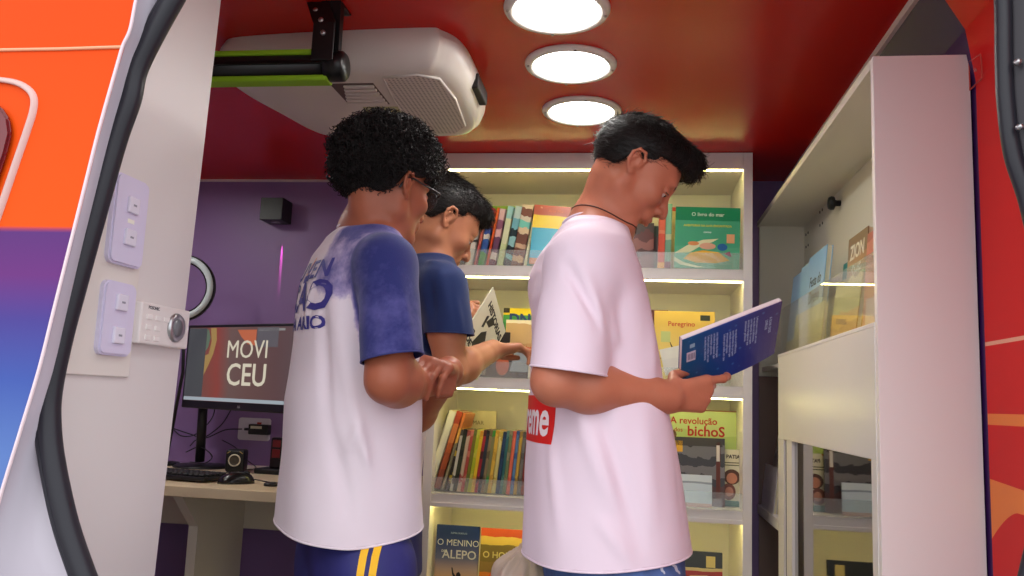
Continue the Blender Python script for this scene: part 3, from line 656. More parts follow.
# ================================================================= books
M_paper = mat('book_paper', srgb(232, 222, 190), .7)
_n = [0]
def cover(stops, scale=18, amt=.12, rough=.32, axis='Z', inter='CONSTANT', H=.25):
    """printed cover: colour bands up the cover broken by a noise picture; stops = [(height fraction, rgb)...]"""
    _n[0] += 1
    m = bpy.data.materials.new('book_cover_print'); m.use_nodes = True; nt = m.node_tree; b = nt.nodes['Principled BSDF']
    tc = nd(nt, 'TexCoord'); s = nd(nt, 'SeparateXYZ'); nt.links.new(tc.outputs['Object'], s.inputs[0])
    nz = nd(nt, 'TexNoise'); nz.inputs['Scale'].default_value = scale; nz.inputs['Detail'].default_value = 3
    mp = nd(nt, 'Mapping'); mp.inputs['Location'].default_value = (_n[0]*1.7, 0, 0); nt.links.new(tc.outputs['Object'], mp.inputs[0]); nt.links.new(mp.outputs[0], nz.inputs['Vector'])
    mr = nd(nt, 'MapRange'); mr.clamp = False; mr.inputs[1].default_value = 0; mr.inputs[2].default_value = H; nt.links.new(s.outputs[axis], mr.inputs[0])
    sb = nd(nt, 'Math', operation='SUBTRACT'); nt.links.new(nz.outputs['Fac'], sb.inputs[0]); sb.inputs[1].default_value = .5
    a = nd(nt, 'Math', operation='MULTIPLY_ADD'); nt.links.new(sb.outputs[0], a.inputs[0]); a.inputs[1].default_value = amt*2; nt.links.new(mr.outputs[0], a.inputs[2])
    r = nd(nt, 'ValToRGB'); r.color_ramp.interpolation = inter; e = r.color_ramp.elements
    stops = sorted(stops); e[0].position = stops[0][0]; e[0].color = srgb(*stops[0][1])
    e[1].position = stops[-1][0]; e[1].color = srgb(*stops[-1][1])
    for p, c in stops[1:-1]: q = e.new(p); q.color = srgb(*c)
    nt.links.new(a.outputs[0], r.inputs[0]); nt.links.new(r.outputs[0], b.inputs['Base Color']); b.inputs['Roughness'].default_value = rough
    return m
def book(label, loc, w, h, t, cov, lean=0, rz=0, group=None, cat='book', name='book', roll=0):
    """standing book: local x from the spine, front cover faces -y, z up; lean tips it back"""
    loc = (loc[0], loc[1], loc[2]+t/2*abs(math.sin(math.radians(lean)))+(w*abs(math.sin(math.radians(roll)))))
    o = thing(name, label, cat, loc, (math.radians(-lean), math.radians(roll), math.radians(rz)), group)
    k = bmesh.new(); ct = min(.0022, t*.18)
    add_box(k, (0, -t/2, 0), (w, -t/2+ct, h)); add_box(k, (0, t/2-ct, 0), (w, t/2, h)); add_box(k, (0, -t/2+ct*.5, 0), (ct, t/2-ct*.5, h))
    bmesh.ops.remove_doubles(k, verts=k.verts, dist=1e-6)
    c = obj('cover', k, cov, o, world=False)
    obj('pages', bx((ct, -t/2+ct, .002), (w-.003, t/2-ct, h-.002)), M_paper, o, world=False)
    o['t'] = t; o['w'] = w; o['h'] = h; o.pop('t'); o.pop('w'); o.pop('h')
    return o, c
def title(c, s, x, z, size, col, t, bold=.0003, sx=1, name='title'):
    b = text_bm(s, size, bold, .0001, 'CENTER', sx); b.transform(Matrix.Translation((x, -t/2-.0003, z)))
    return obj(name, b, mat('print_%02x%02x%02x' % col, srgb(*col), .5), c, world=False)
def patch(c, poly, col, t, name='picture', d=.0003):
    b = prism([Vector((x, -t/2-d, z)) for x, z in poly], (0, d*.8, 0))
    return obj(name, b, mat('print_%02x%02x%02x' % col, srgb(*col), .5), c, world=False)
def rect(x0, z0, x1, z1): return [(x0, z0), (x1, z0), (x1, z1), (x0, z1)]
def oval(cx, cz, rx, rz_, n=18): return [(cx+rx*math.cos(2*math.pi*k/n), cz+rz_*math.sin(2*math.pi*k/n)) for k in range(n)]
S1, S2, S3, S4 = CH+.4435, CH+.0715, CH-.3075, CH-.6865
def bxat(px, y): return at(px, 288, y).x

# --- top left bay: slanting spines and thin covers
spec = [  # base px, width m, height, stops, label
    (455, .020, .200, [(0, (70, 66, 62)), (.3, (96, 90, 84)), (.7, (60, 70, 78))], 'dark grey book half hidden by the boy in navy'),
    (463, .026, .215, [(0, (226, 222, 208)), (.3, (230, 226, 214)), (.45, (90, 84, 80)), (.5, (232, 228, 214))], 'white book with small dark dots on its edge'),
    (472, .010, .225, [(0, (190, 84, 84)), (.4, (214, 120, 100)), (.7, (206, 150, 130))], 'thin rosy book'),
    (476, .022, .238, [(0, (62, 150, 56)), (.24, (60, 100, 176)), (.45, (230, 222, 214)), (.55, (64, 90, 170)), (.68, (222, 70, 50)), (.82, (200, 60, 70))], 'book in green, blue and red bands'),
    (484, .009, .240, [(0, (230, 84, 36)), (.5, (240, 110, 50))], 'thin orange book'),
    (487, .022, .235, [(0, (120, 52, 84)), (.12, (232, 214, 206)), (.25, (110, 70, 100)), (.5, (226, 178, 178)), (.65, (150, 90, 120)), (.8, (230, 190, 190))], 'plum and pale pink book'),
    (495, .022, .245, [(0, (206, 218, 160)), (.4, (226, 230, 190)), (.8, (160, 210, 210))], 'pale green and cream book'),
    (502, .026, .245, [(0, (30, 40, 44)), (.12, (130, 190, 190)), (.2, (24, 40, 44)), (.34, (150, 200, 200)), (.5, (30, 50, 56)), (.62, (120, 184, 200)), (.8, (190, 214, 210))], 'light teal book with black pictures'),
    (509, .042, .250, [(0, (120, 76, 58)), (.08, (214, 178, 140)), (.16, (110, 66, 52)), (.28, (206, 170, 140)), (.36, (120, 76, 60)), (.52, (226, 200, 160)), (.62, (120, 206, 190)), (.74, (222, 214, 190)), (.82, (130, 84, 66)), (.92, (220, 200, 170))], 'cream book covered in brown figures with a mint band'),
    (522, .010, .238, [(0, (226, 220, 176)), (.5, (206, 200, 150))], 'thin cream book'),
    (525.5, .016, .245, [(0, (120, 200, 190)), (.5, (150, 214, 170)), (.8, (240, 190, 140))], 'thin mint book beside the large yellow and blue cover'),
]
for px, t, h, stp, lb in spec:
    p = bxat(px+ t*150, 2.73)
    book(lb + ', on the top left shelf', (p, 2.735, S1+.001), .16, h*.86, t*.94, cover(stp, 45, .07, H=h*.86), lean=-(9+random.uniform(-.5, .5)), rz=90, group='upright books on the top left shelf')
o, c = book('large book cover in brown, yellow and sky blue, top left shelf beside the pale shirt', (bxat(528, 2.725), 2.725, S1+.002), .200, .205, .012, cover([(0, (240, 170, 140)), (.10, (60, 176, 206)), (.62, (246, 214, 30)), (.84, (186, 84, 40))], 10, .025, H=.2), lean=4, rz=4, roll=3)
title(c, 'Arte Mix', .075, .186, .014, (216, 120, 50), .012)
patch(c, rect(.088, .02, .150, .125), (180, 196, 130), .012)
o, c = book('black book with a lime green top edge behind the top left spines', (bxat(476, 3.0), 2.99, S1+.001), .20, .272, .014, cover([(0, (30, 30, 30)), (.93, (130, 176, 40))], 10, .01, H=.272), lean=2)
o, c = book('light blue book behind the brown patterned one, top left shelf', (bxat(516, 2.99), 2.965, S1+.001), .055, .255, .012, cover([(0, (110, 160, 190)), (.5, (130, 180, 206))], 10, .05, H=.27), lean=2)

# --- top right bay
o, c = book('pale grey-green book with dark dots behind the chin of the boy in pink-white', (bxat(590, 2.76), 2.77, S1+.001), .125, .155, .012, cover([(0, (70, 140, 124)), (.22, (176, 206, 196)), (.6, (206, 216, 204))], 12, .08, H=.2), lean=6)
for k in range(3): patch(c, oval(.108, .035+.03*k, .006, .006), (86, 112, 110), .012)
o, c = book('dark brown photo book on the top right shelf', (bxat(630, 2.74), 2.745, S1+.001), .075, .160, .012, cover([(0, (110, 60, 50)), (.3, (70, 34, 30)), (.42, (130, 76, 66)), (.62, (86, 40, 34)), (.8, (60, 48, 40))], 30, .16, H=.16), lean=5)
o, c = book('dark green and grey book between the brown book and the orange spine', (bxat(650, 2.76), 2.775, S1+.001), .04, .20, .01, cover([(0, (90, 84, 76)), (.3, (66, 60, 56)), (.6, (40, 70, 50)), (.78, (190, 190, 140))], 30, .06, H=.2), lean=4)
o, c = book('orange-red spine with a yellow foot on the top right shelf', (bxat(660.5, 2.73), 2.735, S1+.001), .15, .212, .022, cover([(0, (240, 170, 60)), (.12, (216, 80, 48)), (.6, (226, 130, 90)), (.66, (220, 100, 60))], 20, .04, H=.2), lean=-1, rz=90)
o, c = book('pale green spine with a dark red foot left of the green cover', (bxat(667, 2.73), 2.735, S1+.001), .15, .222, .020, cover([(0, (130, 50, 66)), (.13, (120, 170, 140)), (.5, (196, 206, 160)), (.6, (130, 186, 150))], 14, .04, H=.2), lean=-1, rz=90)
gw = at(739, 288, 2.72).x-at(673.5, 288, 2.72).x
o, c = book('large green picture book with a yellow island and fish, top right shelf', (bxat(673.5, 2.715), 2.715, S1+.001), gw, .205, .012, cover([(0, (84, 176, 136)), (.35, (70, 168, 128)), (.78, (18, 134, 92))], 9, .02, H=.205), lean=3, roll=1.2)
T_ = .012
title(c, 'O livro do mar', gw*.5, .180, .017, (214, 232, 214), T_)
title(c, 'AVENTURAS NA ILHA ENCANTADA', gw*.5, .142, .0095, (216, 206, 60), T_)
title(c, 'contos', gw*.5, .121, .009, (206, 232, 220), T_)
patch(c, [(.03, .030), (.05, .050), (.09, .060), (.14, .055), (.175, .028), (.13, .018), (.07, .018)], (232, 178, 40), T_)
patch(c, [(.0, .048), (.04, .075), (.09, .095), (.14, .100), (.12, .088), (.08, .072), (.05, .052)], (222, 224, 178), T_)
patch(c, oval(.105, .074, .026, .011), (226, 170, 140), T_, d=.0005)
patch(c, oval(.06, .082, .018, .007), (224, 150, 90), T_, d=.0005)
patch(c, oval(.152, .072, .016, .012), (24, 96, 160), T_, d=.0005)
patch(c, [(.158, .052), (.176, .058), (.182, .040), (.17, .044)], (150, 50, 90), T_, d=.0005)
patch(c, rect(.165, .086, .190, .116), (236, 170, 120), T_, name='sticker')
patch(c, [(.0, .035), (.03, .018), (.08, .006), (.10, .004), (.07, .002), (.02, .010), (0, .022)], (226, 236, 190), T_, d=.0005)
o, c = book('thin red-topped book standing behind the green picture book', (bxat(671, 2.79), 2.80, S1+.001), .10, .228, .008, cover([(0, (226, 206, 160)), (.93, (170, 60, 44))], 8, .02, H=.228), lean=3)

# --- second shelf left
o, c = book('green book with a yellow band and blue letters, second shelf left', (bxat(504, 2.83), 2.84, S2+.001), .20, .245, .010, cover([(0, (60, 150, 80)), (.80, (70, 160, 84)), (.9, (240, 214, 40))], 6, .01, H=.245), lean=2)
title(c, 'DNA', .075, .205, .05, (40, 70, 130), .010, bold=.002)
patch(c, rect(0, .228, .022, .245), (50, 40, 30), .010)
o, c = book('tan book with red lettering in front of the green one, second shelf left', (bxat(507, 2.79), 2.80, S2+.001), .16, .20, .012, cover([(0, (232, 220, 200)), (.30, (196, 150, 100)), (.6, (206, 170, 120)), (.93, (236, 226, 200))], 14, .05, H=.2), lean=3)
title(c, 'Raul', .085, .075, .034, (206, 50, 36), .012, bold=.0015)
title(c, 'a lenda', .085, .105, .018, (206, 70, 50), .012)
o, c = book('small black book above the reaching hand, second shelf left', (bxat(486, 2.77), 2.78, S2+.001), .088, .155, .010, cover([(0, (34, 30, 32)), (.5, (40, 34, 34))], 8, .05, H=.15), lean=3)
o, c = book('dark book with an orange face picture and pale foot, second shelf left', (bxat(472, 2.72), 2.72, S2+.001), .20, .098, .012, cover([(0, (36, 32, 36)), (.15, (44, 40, 42)), (.6, (36, 34, 36))], 14, .05, H=.1), lean=4)
patch(c, oval(.115, .040, .022, .034), (190, 92, 54), .012)
patch(c, [(.14, .02), (.20, .02), (.20, .098), (.155, .098), (.148, .06)], (150, 160, 166), .012)
patch(c, rect(0, .006, .06, .032), (150, 140, 124), .012)

# --- second shelf right
yw = at(716, 340, 2.74).x-at(655, 340, 2.74).x
o, c = book('yellow book with red title and small drawings, second shelf right', (bxat(655, 2.74), 2.74, S2+.001), yw, .238, .012, cover([(0, (228, 206, 110)), (.3, (236, 214, 120)), (.6, (226, 196, 100)), (.8, (220, 184, 80))], 5, .25, inter='LINEAR', H=.24), lean=4)
title(c, 'Peregrino', yw*.45, .195, .022, (190, 70, 40), .012, sx=1)
patch(c, rect(yw*.76, .208, yw*.92, .226), (50, 56, 40), .012, name='label')
patch(c, rect(.022, .135, .052, .170), (190, 200, 130), .012)
patch(c, [(.02, .08), (.03, .10), (.055, .105), (.075, .10), (.10, .115), (.115, .10), (.10, .075), (.075, .066), (.05, .07)], (190, 140, 60), .012)
patch(c, [(.06, .105), (.05, .135), (.052, .136), (.066, .108)], (80, 70, 50), .012)
patch(c, [(.065, .09), (.09, .115), (.12, .122), (.10, .105), (.08, .094)], (90, 70, 50), .012, d=.0006)
o, c = book('dark brown book standing behind the yellow one, second shelf right', (bxat(646, 2.80), 2.81, S2+.001), .075, .247, .014, cover([(0, (60, 34, 28)), (.5, (80, 46, 34)), (.9, (90, 36, 24))], 14, .1, H=.25), lean=2)
o, c = book('thin white booklet tilted in front of the yellow book', (bxat(667, 2.70), 2.712, S2+.002), .10, .085, .006, cover([(0, (220, 218, 210)), (.5, (226, 224, 214))], 8, .05, H=.1), lean=5, roll=-14)

# --- third shelf left: leaning books, then a row of thin spines
rl_ = 'books on the third shelf, left bay'
o, c = book('thick white book leaning at the left end of the third shelf', (bxat(439, 2.735), 2.735, S3+.008), .17, .262, .024, cover([(0, (228, 224, 196)), (.5, (232, 228, 200))], 6, .02, H=.26), lean=-15.5, rz=90, group=rl_)
o, c = book('rust brown book leaning second from the left on the third shelf', (bxat(447, 2.735), 2.735, S3+.007), .17, .262, .020, cover([(0, (140, 70, 50)), (.25, (170, 84, 48)), (.45, (190, 96, 50)), (.6, (214, 130, 70)), (.85, (170, 70, 40))], 30, .05, H=.26), lean=-14.5, rz=90, group=rl_)
o, c = book('slim orange and grey book leaning third from the left on the third shelf', (bxat(452.6, 2.735), 2.735, S3+.006), .17, .258, .010, cover([(0, (150, 140, 110)), (.3, (130, 120, 96)), (.6, (226, 170, 80)), (.8, (210, 120, 60))], 30, .05, H=.26), lean=-14, rz=90, group=rl_)
o, c = book('pale cream cover with faint writing behind the row of thin spines', (bxat(462, 2.92), 2.92, S3+.001), .145, .265, .012, cover([(0, (206, 200, 160)), (.5, (214, 206, 166))], 6, .02, H=.26), lean=2)
title(c, 'MAR', .082, .222, .02, (120, 110, 80), .012, bold=.0008)
title(c, 'de Sonhos', .070, .195, .016, (120, 110, 80), .012)
cols = [('black and yellow', (50, 44, 40), (206, 176, 50)), ('white', (214, 210, 196), (90, 84, 76)), ('dark green', (60, 66, 46), (40, 40, 36)), ('cream and pink', (214, 190, 160), (180, 90, 80)), ('rosy red', (190, 84, 74), (214, 130, 110)), ('olive', (130, 128, 50), (110, 120, 60)), ('lime yellow', (190, 196, 50), (206, 204, 80)), ('bright yellow', (236, 196, 50), (226, 160, 50)), ('crimson', (176, 50, 60), (90, 40, 44)), ('dark blue-grey', (50, 60, 70), (36, 36, 40)), ('tan', (150, 130, 96), (110, 96, 70)), ('green-spotted', (130, 130, 90), (60, 150, 60)), ('golden', (226, 184, 70), (206, 160, 60)), ('pale gold', (220, 204, 130), (196, 170, 80)), ('navy blue', (40, 66, 100), (30, 50, 84)), ('teal', (50, 110, 110), (90, 140, 130)), ('dull green', (110, 124, 84), (150, 140, 110)), ('salmon', (226, 110, 80), (206, 90, 70)), ('light blue', (90, 130, 176), (60, 90, 150)), ('mustard', (200, 160, 60), (150, 120, 60)), ('grey', (120, 116, 110), (90, 86, 80)), ('brick red', (150, 60, 44), (120, 50, 40))]
x = bxat(456.5, 2.735)
for i, (nm, a, b_) in enumerate(cols):
    t = random.uniform(.0095, .0135); h = .203+random.uniform(-.003, .003)
    prev = cols[i-1][0] if i else None
    lab = ('thin %s spine right of the %s one, third shelf' % (nm, prev)) if prev else 'thin black and yellow spine at the left end of the tight row, third shelf'
    cv = cover([(0, a), (.16, b_), (.26, a), (.55, a if i % 2 else b_), (.66, a), (.9, b_)], 60, .14, H=h)
    book(lab, (x+t/2, 2.735+random.uniform(-.002, .002), S3+.003), .15, h, t*.94, cv, lean=-max(3.5, 8.5-.22*i), rz=90, group='thin spines in the tight row, third shelf')
    x += t*1.015

# --- third shelf right
o, c = book('green book titled in red hand lettering, third shelf right', (bxat(664, 2.84), 2.85, S3+.001), .245, .300, .012, cover([(0, (140, 160, 80)), (.5, (168, 188, 110)), (.75, (186, 204, 130))], 5, .1, H=.3), lean=2)
title(c, 'A revolução', .105, .262, .031, (176, 40, 24), .012, bold=.0006)
title(c, 'dos', .055, .232, .02, (170, 60, 30), .012)
title(c, 'bichoS', .145, .228, .046, (176, 34, 20), .012, bold=.001)
patch(c, [(0, .296), (.245, .296), (.245, .30), (0, .30)], (130, 70, 40), .012)
patch(c, oval(.02, .215, .03, .02), (90, 60, 40), .012)
o, c = book('dark photo magazine with a white lower panel, third shelf right', (bxat(672.5, 2.74), 2.75, S3+.001), .172, .212, .010, cover([(0, (76, 40, 36)), (.3, (50, 44, 46)), (.45, (110, 104, 106)), (.58, (44, 40, 42)), (.75, (100, 96, 98)), (.9, (40, 36, 36))], 16, .2, H=.21), lean=3)
patch(c, rect(.0, .185, .165, .212), (60, 56, 56), .010)
patch(c, rect(.014, .165, .040, .200), (214, 160, 50), .010)
patch(c, rect(.145, .02, .158, .20), (96, 44, 34), .010)
patch(c, rect(.146, .14, .156, .19), (206, 196, 190), .010, d=.0005)
o, c = book('white and pale blue leaflet in front of the dark magazine, third shelf right', (bxat(677, 2.715), 2.712, S3+.001), .116, .098, .005, cover([(0, (206, 170, 160)), (.12, (196, 214, 224)), (.5, (206, 218, 226)), (.72, (150, 160, 170)), (.78, (214, 222, 226))], 8, .06, H=.098), lean=5)
o, c = book('cream book with faces at the right end of the third shelf', (bxat(722, 2.76), 2.775, S3+.001), .070, .178, .012, cover([(0, (40, 110, 100)), (.10, (196, 190, 160)), (.5, (214, 206, 176))], 10, .03, H=.18), lean=3)
title(c, 'PATIA', .040, .155, .016, (60, 40, 30), .012, bold=.0006)
patch(c, rect(.006, .135, .068, .138), (90, 90, 60), .012); patch(c, rect(.006, .127, .068, .130), (90, 90, 60), .012)
patch(c, oval(.036, .092, .026, .024), (90, 56, 40), .012); patch(c, oval(.036, .088, .017, .017), (200, 130, 100), .012, d=.0005)
patch(c, oval(.026, .046, .022, .026), (120, 70, 60), .012); patch(c, oval(.028, .046, .013, .015), (190, 130, 110), .012, d=.0005)
patch(c, [(.004, .165), (.004, .178), (.016, .178)], (190, 130, 30), .012)

# --- bottom shelf in view
hm = S4
o, c = book('dark blue book about Aleppo with a figure against a sunset sky, bottom shelf left', (bxat(448.5, 2.74), 2.745, hm+.001), .142, .270, .014, cover([(0, (206, 150, 96)), (.35, (216, 170, 110)), (.5, (176, 150, 140)), (.62, (96, 100, 130)), (.78, (50, 66, 116)), (.9, (34, 50, 96))], 4, .04, inter='LINEAR', H=.27), lean=3)
title(c, 'O MENINO', .074, .215, .028, (206, 204, 200), .014, bold=.0004)
title(c, 'DE', .026, .188, .010, (206, 204, 200), .014)
title(c, 'ALEPO', .080, .178, .038, (206, 204, 200), .014, bold=.0004)
title(c, 'SUMIA SUKKAR', .075, .246, .008, (160, 170, 190), .014)
patch(c, [(.066, 0), (.088, 0), (.086, .06), (.092, .100), (.115, .102), (.115, .106), (.088, .110), (.088, .118), (.082, .126), (.074, .122), (.072, .112), (.064, .122), (.060, .138), (.056, .138), (.060, .116), (.070, .098)], (24, 22, 26), .014)
patch(c, [(.012, .06), (.04, .066), (.05, .060), (.044, .05), (.018, .052)], (226, 180, 140), .014)
o, c = book('brown and yellow book with a fiery picture, bottom shelf left', (bxat(491.5, 2.74), 2.745, hm+.001), .152, .268, .014, cover([(0, (190, 120, 30)), (.3, (226, 130, 40)), (.48, (150, 120, 60)), (.6, (130, 110, 50)), (.8, (214, 180, 80)), (.9, (190, 80, 40))], 12, .05, H=.27), lean=3)
title(c, 'O HOBBY', .070, .185, .028, (226, 206, 120), .014, bold=.0005)
patch(c, [(.02, .10), (.04, .135), (.06, .125), (.075, .15), (.08, .10), (.06, .06), (.03, .07)], (230, 96, 30), .014)
o, c = book('dark book with a red and cream picture, bottom shelf right', (bxat(672, 2.74), 2.745, hm+.001), .168, .238, .014, cover([(0, (60, 40, 60)), (.25, (50, 52, 84)), (.42, (130, 34, 34)), (.60, (150, 40, 36)), (.76, (190, 170, 120)), (.80, (40, 42, 44))], 8, .03, H=.238), lean=3)
patch(c, [(.04, .145), (.07, .165), (.12, .168), (.165, .155), (.15, .14), (.10, .132), (.06, .130)], (206, 190, 140), .014)
patch(c, [(.065, .150), (.09, .157), (.115, .155), (.11, .144), (.085, .140)], (50, 34, 30), .014, d=.0006)
patch(c, rect(.118, .192, .146, .226), (190, 170, 110), .014)

# --- upper bay of the display cabinet: covers face the room (towards -x)
SD = CH+.151
def dbook(label, y, x, w, h, t, cv, lean=6, skew=0, group=None, roll=0):
    return book(label, (x, y+w, SD), w, h, t, cv, lean=lean, rz=-90+skew, group=group, roll=roll)
gl_ = 'light blue books fanned out in the display cabinet'
for k, (yy, xx) in enumerate(((2.60, .500), (2.41, .489))):
    o, c = dbook('light blue book, ' + ('farthest of the fanned blue books in the display cabinet', 'middle one of the fanned blue books in the display cabinet')[k], yy, xx, .20, .285+.0*k, .014, cover([(0, (206, 190, 120)), (.25, (180, 206, 222)), (.6, (150, 190, 220))], 5, .06, H=.28), lean=6, group=gl_, roll=0)
o, c = dbook('light blue book with dark lettering, nearest of the fanned blue books in the display cabinet', 2.22, .478, .215, .285, .016, cover([(0, (196, 180, 110)), (.20, (226, 222, 196)), (.38, (176, 204, 222)), (.6, (160, 196, 224)), (.9, (140, 184, 216))], 5, .05, inter='LINEAR', H=.28), lean=6, group=gl_)
title(c, 'Festa do', .11, .205, .042, (60, 60, 70), .016, bold=.0004)
title(c, 'Dreno', .11, .160, .050, (40, 40, 50), .016, bold=.0006)
title(c, 'e Jose', .11, .122, .034, (60, 60, 70), .016)
o, c = dbook('teal book standing low behind the tan covers in the display cabinet', 2.04, .530, .20, .235, .012, cover([(0, (60, 160, 130)), (.5, (90, 190, 150)), (.75, (40, 150, 140))], 24, .12, H=.235), lean=5)
o, c = dbook('straw yellow book in front, leaning in the middle of the display cabinet', 1.88, .482, .24, .165, .012, cover([(0, (190, 130, 50)), (.25, (226, 170, 70)), (.42, (206, 196, 120)), (.6, (226, 216, 150)), (.8, (170, 160, 100))], 14, .14, H=.2), lean=8)
o, c = dbook('low olive and cream book at the far front of the display cabinet', 2.13, .464, .36, .125, .010, cover([(0, (180, 160, 80)), (.4, (206, 190, 110)), (.7, (226, 214, 160))], 14, .14, H=.12), lean=6)
o, c = dbook('tan book with pale block letters in the display cabinet', 1.93, .512, .17, .272, .014, cover([(0, (190, 110, 70)), (.3, (206, 150, 100)), (.6, (180, 140, 90)), (.8, (150, 120, 84))], 14, .1, H=.28), lean=4)
title(c, 'ZION', .085, .23, .05, (226, 216, 190), .014, bold=.001)
title(c, 'SHE', .085, .18, .05, (226, 216, 190), .014, bold=.001)
o, c = dbook('salmon pink book nearest the end panel in the display cabinet', 1.66, .492, .19, .235, .016, cover([(0, (206, 120, 96)), (.3, (222, 140, 110)), (.7, (214, 130, 104)), (.9, (190, 100, 80))], 6, .08, H=.24), lean=4)
title(c, 'ON', .14, .20, .045, (236, 206, 170), .016, bold=.001)
patch(c, rect(.02, .0, .10, .09), (226, 200, 190), .016)
o, c = dbook('brick red book at the near back of the display cabinet', 1.78, .556, .18, .298, .012, cover([(0, (170, 84, 60)), (.6, (190, 100, 74)), (.85, (150, 70, 54))], 8, .08, H=.3), lean=2)
# --- lower shelf seen in the gap beside the bookcase
SE = CH-.336
o, c = book('grey-white picture book leaning on the low cabinet shelf beside the bookcase', (.476, 3.02, SE), .20, .262, .02, cover([(0, (206, 200, 196)), (.4, (190, 176, 170)), (.8, (216, 210, 206))], 20, .2, H=.26), lean=10, rz=-90)
o, c = book('white low book in front of the leaning one on the low cabinet shelf', (.455, 3.00, SE), .24, .155, .012, cover([(0, (214, 206, 206)), (.5, (222, 214, 214))], 8, .05, H=.15), lean=6, rz=-90)
# ================================================================= smooth solids for people and cloth
V3 = lambda p: np.array([p[0], p[1], p[2]], float)
def nrm(v): v = V3(v); return v/np.linalg.norm(v)
class Field:
    """distance field on a grid; add round limbs and ovals, then take out one continuous surface"""
    def __init__(s, lo, hi, h):
        s.lo = V3(lo); s.h = h; s.n = np.ceil((V3(hi)-s.lo)/h).astype(int)+1
        s.D = np.full(s.n, .05, np.float32)
        s.ax = [s.lo[i]+h*np.arange(s.n[i]) for i in range(3)]
    def sub(s, lo, hi, m):
        a = [max(0, int((lo[i]-m-s.lo[i])/s.h)) for i in range(3)]
        b = [min(s.n[i], int((hi[i]+m-s.lo[i])/s.h)+2) for i in range(3)]
        if any(a[i] >= b[i] for i in range(3)): return None
        sl = tuple(slice(a[i], b[i]) for i in range(3))
        g = np.meshgrid(*[s.ax[i][sl[i]].astype(np.float32) for i in range(3)], indexing='ij')
        return sl, np.stack(g, -1)
    def put(s, sl, d, k, neg=False):
        D = s.D[sl]
        if neg: d = -d
        if k > 0:
            h = np.maximum(k-np.abs(D-d), 0)/k
            r = (np.maximum(D, d)+h*h*k*.25) if neg else (np.minimum(D, d)-h*h*k*.25)
        else: r = np.maximum(D, d) if neg else np.minimum(D, d)
        s.D[sl] = r
    def limb(s, a, b, r1, r2, k=.01, neg=False, flat=None):
        a = V3(a); b = V3(b); R = max(r1, r2)
        q = s.sub(np.minimum(a, b)-R, np.maximum(a, b)+R, k+.012)
        if q is None: return s
        sl, P = q; s.put(sl, d_limb(P, a, b, r1, r2, flat), k, neg); return s
    def oval(s, c, rad, R=None, k=.01, neg=False):
        c = V3(c); M = max(rad); q = s.sub(c-M, c+M, k+.012)
        if q is None: return s
        sl, P = q; s.put(sl, d_oval(P, c, rad, R), k, neg); return s
    def fn(s, f, lo, hi, k=.01, neg=False, m=.02):
        q = s.sub(V3(lo), V3(hi), m)
        if q is None: return s
        sl, P = q; s.put(sl, f(P).astype(np.float32), k, neg); return s
    def surface(s, relax=2):
        D = s.D; ins = D < 0
        c = np.zeros(tuple(s.n-1), np.int8)
        for i in (0, 1):
            for j in (0, 1):
                for k in (0, 1): c += ins[i:s.n[0]-1+i, j:s.n[1]-1+j, k:s.n[2]-1+k]
        act = np.argwhere((c > 0) & (c < 8)); idx = np.full(tuple(s.n-1), -1, np.int64)
        idx[act[:, 0], act[:, 1], act[:, 2]] = np.arange(len(act))
        cor = [(i, j, k) for i in (0, 1) for j in (0, 1) for k in (0, 1)]
        val = np.stack([D[act[:, 0]+i, act[:, 1]+j, act[:, 2]+k] for i, j, k in cor], 1)
        acc = np.zeros((len(act), 3)); cnt = np.zeros(len(act))
        for m in range(8):
            for q in range(m+1, 8):
                if sum(abs(cor[m][t]-cor[q][t]) for t in range(3)) != 1: continue
                va, vb = val[:, m], val[:, q]; x = (va < 0) != (vb < 0)
                t = np.where(x, va/np.where(x, va-vb, 1), 0)
                pa = np.array(cor[m]); pb = np.array(cor[q])
                acc += np.where(x[:, None], pa+t[:, None]*(pb-pa), 0); cnt += x
        V = s.lo+(act+acc/cnt[:, None])*s.h
        F = []
        for a in range(3):
            b, d = (a+1) % 3, (a+2) % 3
            s0 = [slice(None)]*3; s1 = [slice(None)]*3; s0[a] = slice(0, -1); s1[a] = slice(1, None)
            A = ins[tuple(s0)]; B = ins[tuple(s1)]
            for flip, msk in ((False, A & ~B), (True, ~A & B)):
                e = np.argwhere(msk); e = e[(e[:, b] > 0) & (e[:, d] > 0) & (e[:, b] < s.n[b]-1) & (e[:, d] < s.n[d]-1)]
                if not len(e): continue
                qs = []
                for ob, od in ((-1, -1), (0, -1), (0, 0), (-1, 0)):
                    o = e.copy(); o[:, b] += ob; o[:, d] += od; qs.append(idx[o[:, 0], o[:, 1], o[:, 2]])
                q = np.stack(qs, 1); F.append(q[:, ::-1] if flip else q)
        F = np.concatenate(F); F = F[(F >= 0).all(1)]
        for _ in range(relax):
            V = relax_once(V, F)
        return V, F
def relax_once(V, F, w=.5):
    E = np.concatenate([F[:, [0, 1]], F[:, [1, 2]], F[:, [2, 3]], F[:, [3, 0]]]); E = np.concatenate([E, E[:, ::-1]])
    n = np.bincount(E[:, 0], minlength=len(V)).astype(float)
    A = np.stack([np.bincount(E[:, 0], V[E[:, 1], i], minlength=len(V)) for i in range(3)], 1)/np.maximum(n, 1)[:, None]
    return V+w*(A-V)*(n > 0)[:, None]
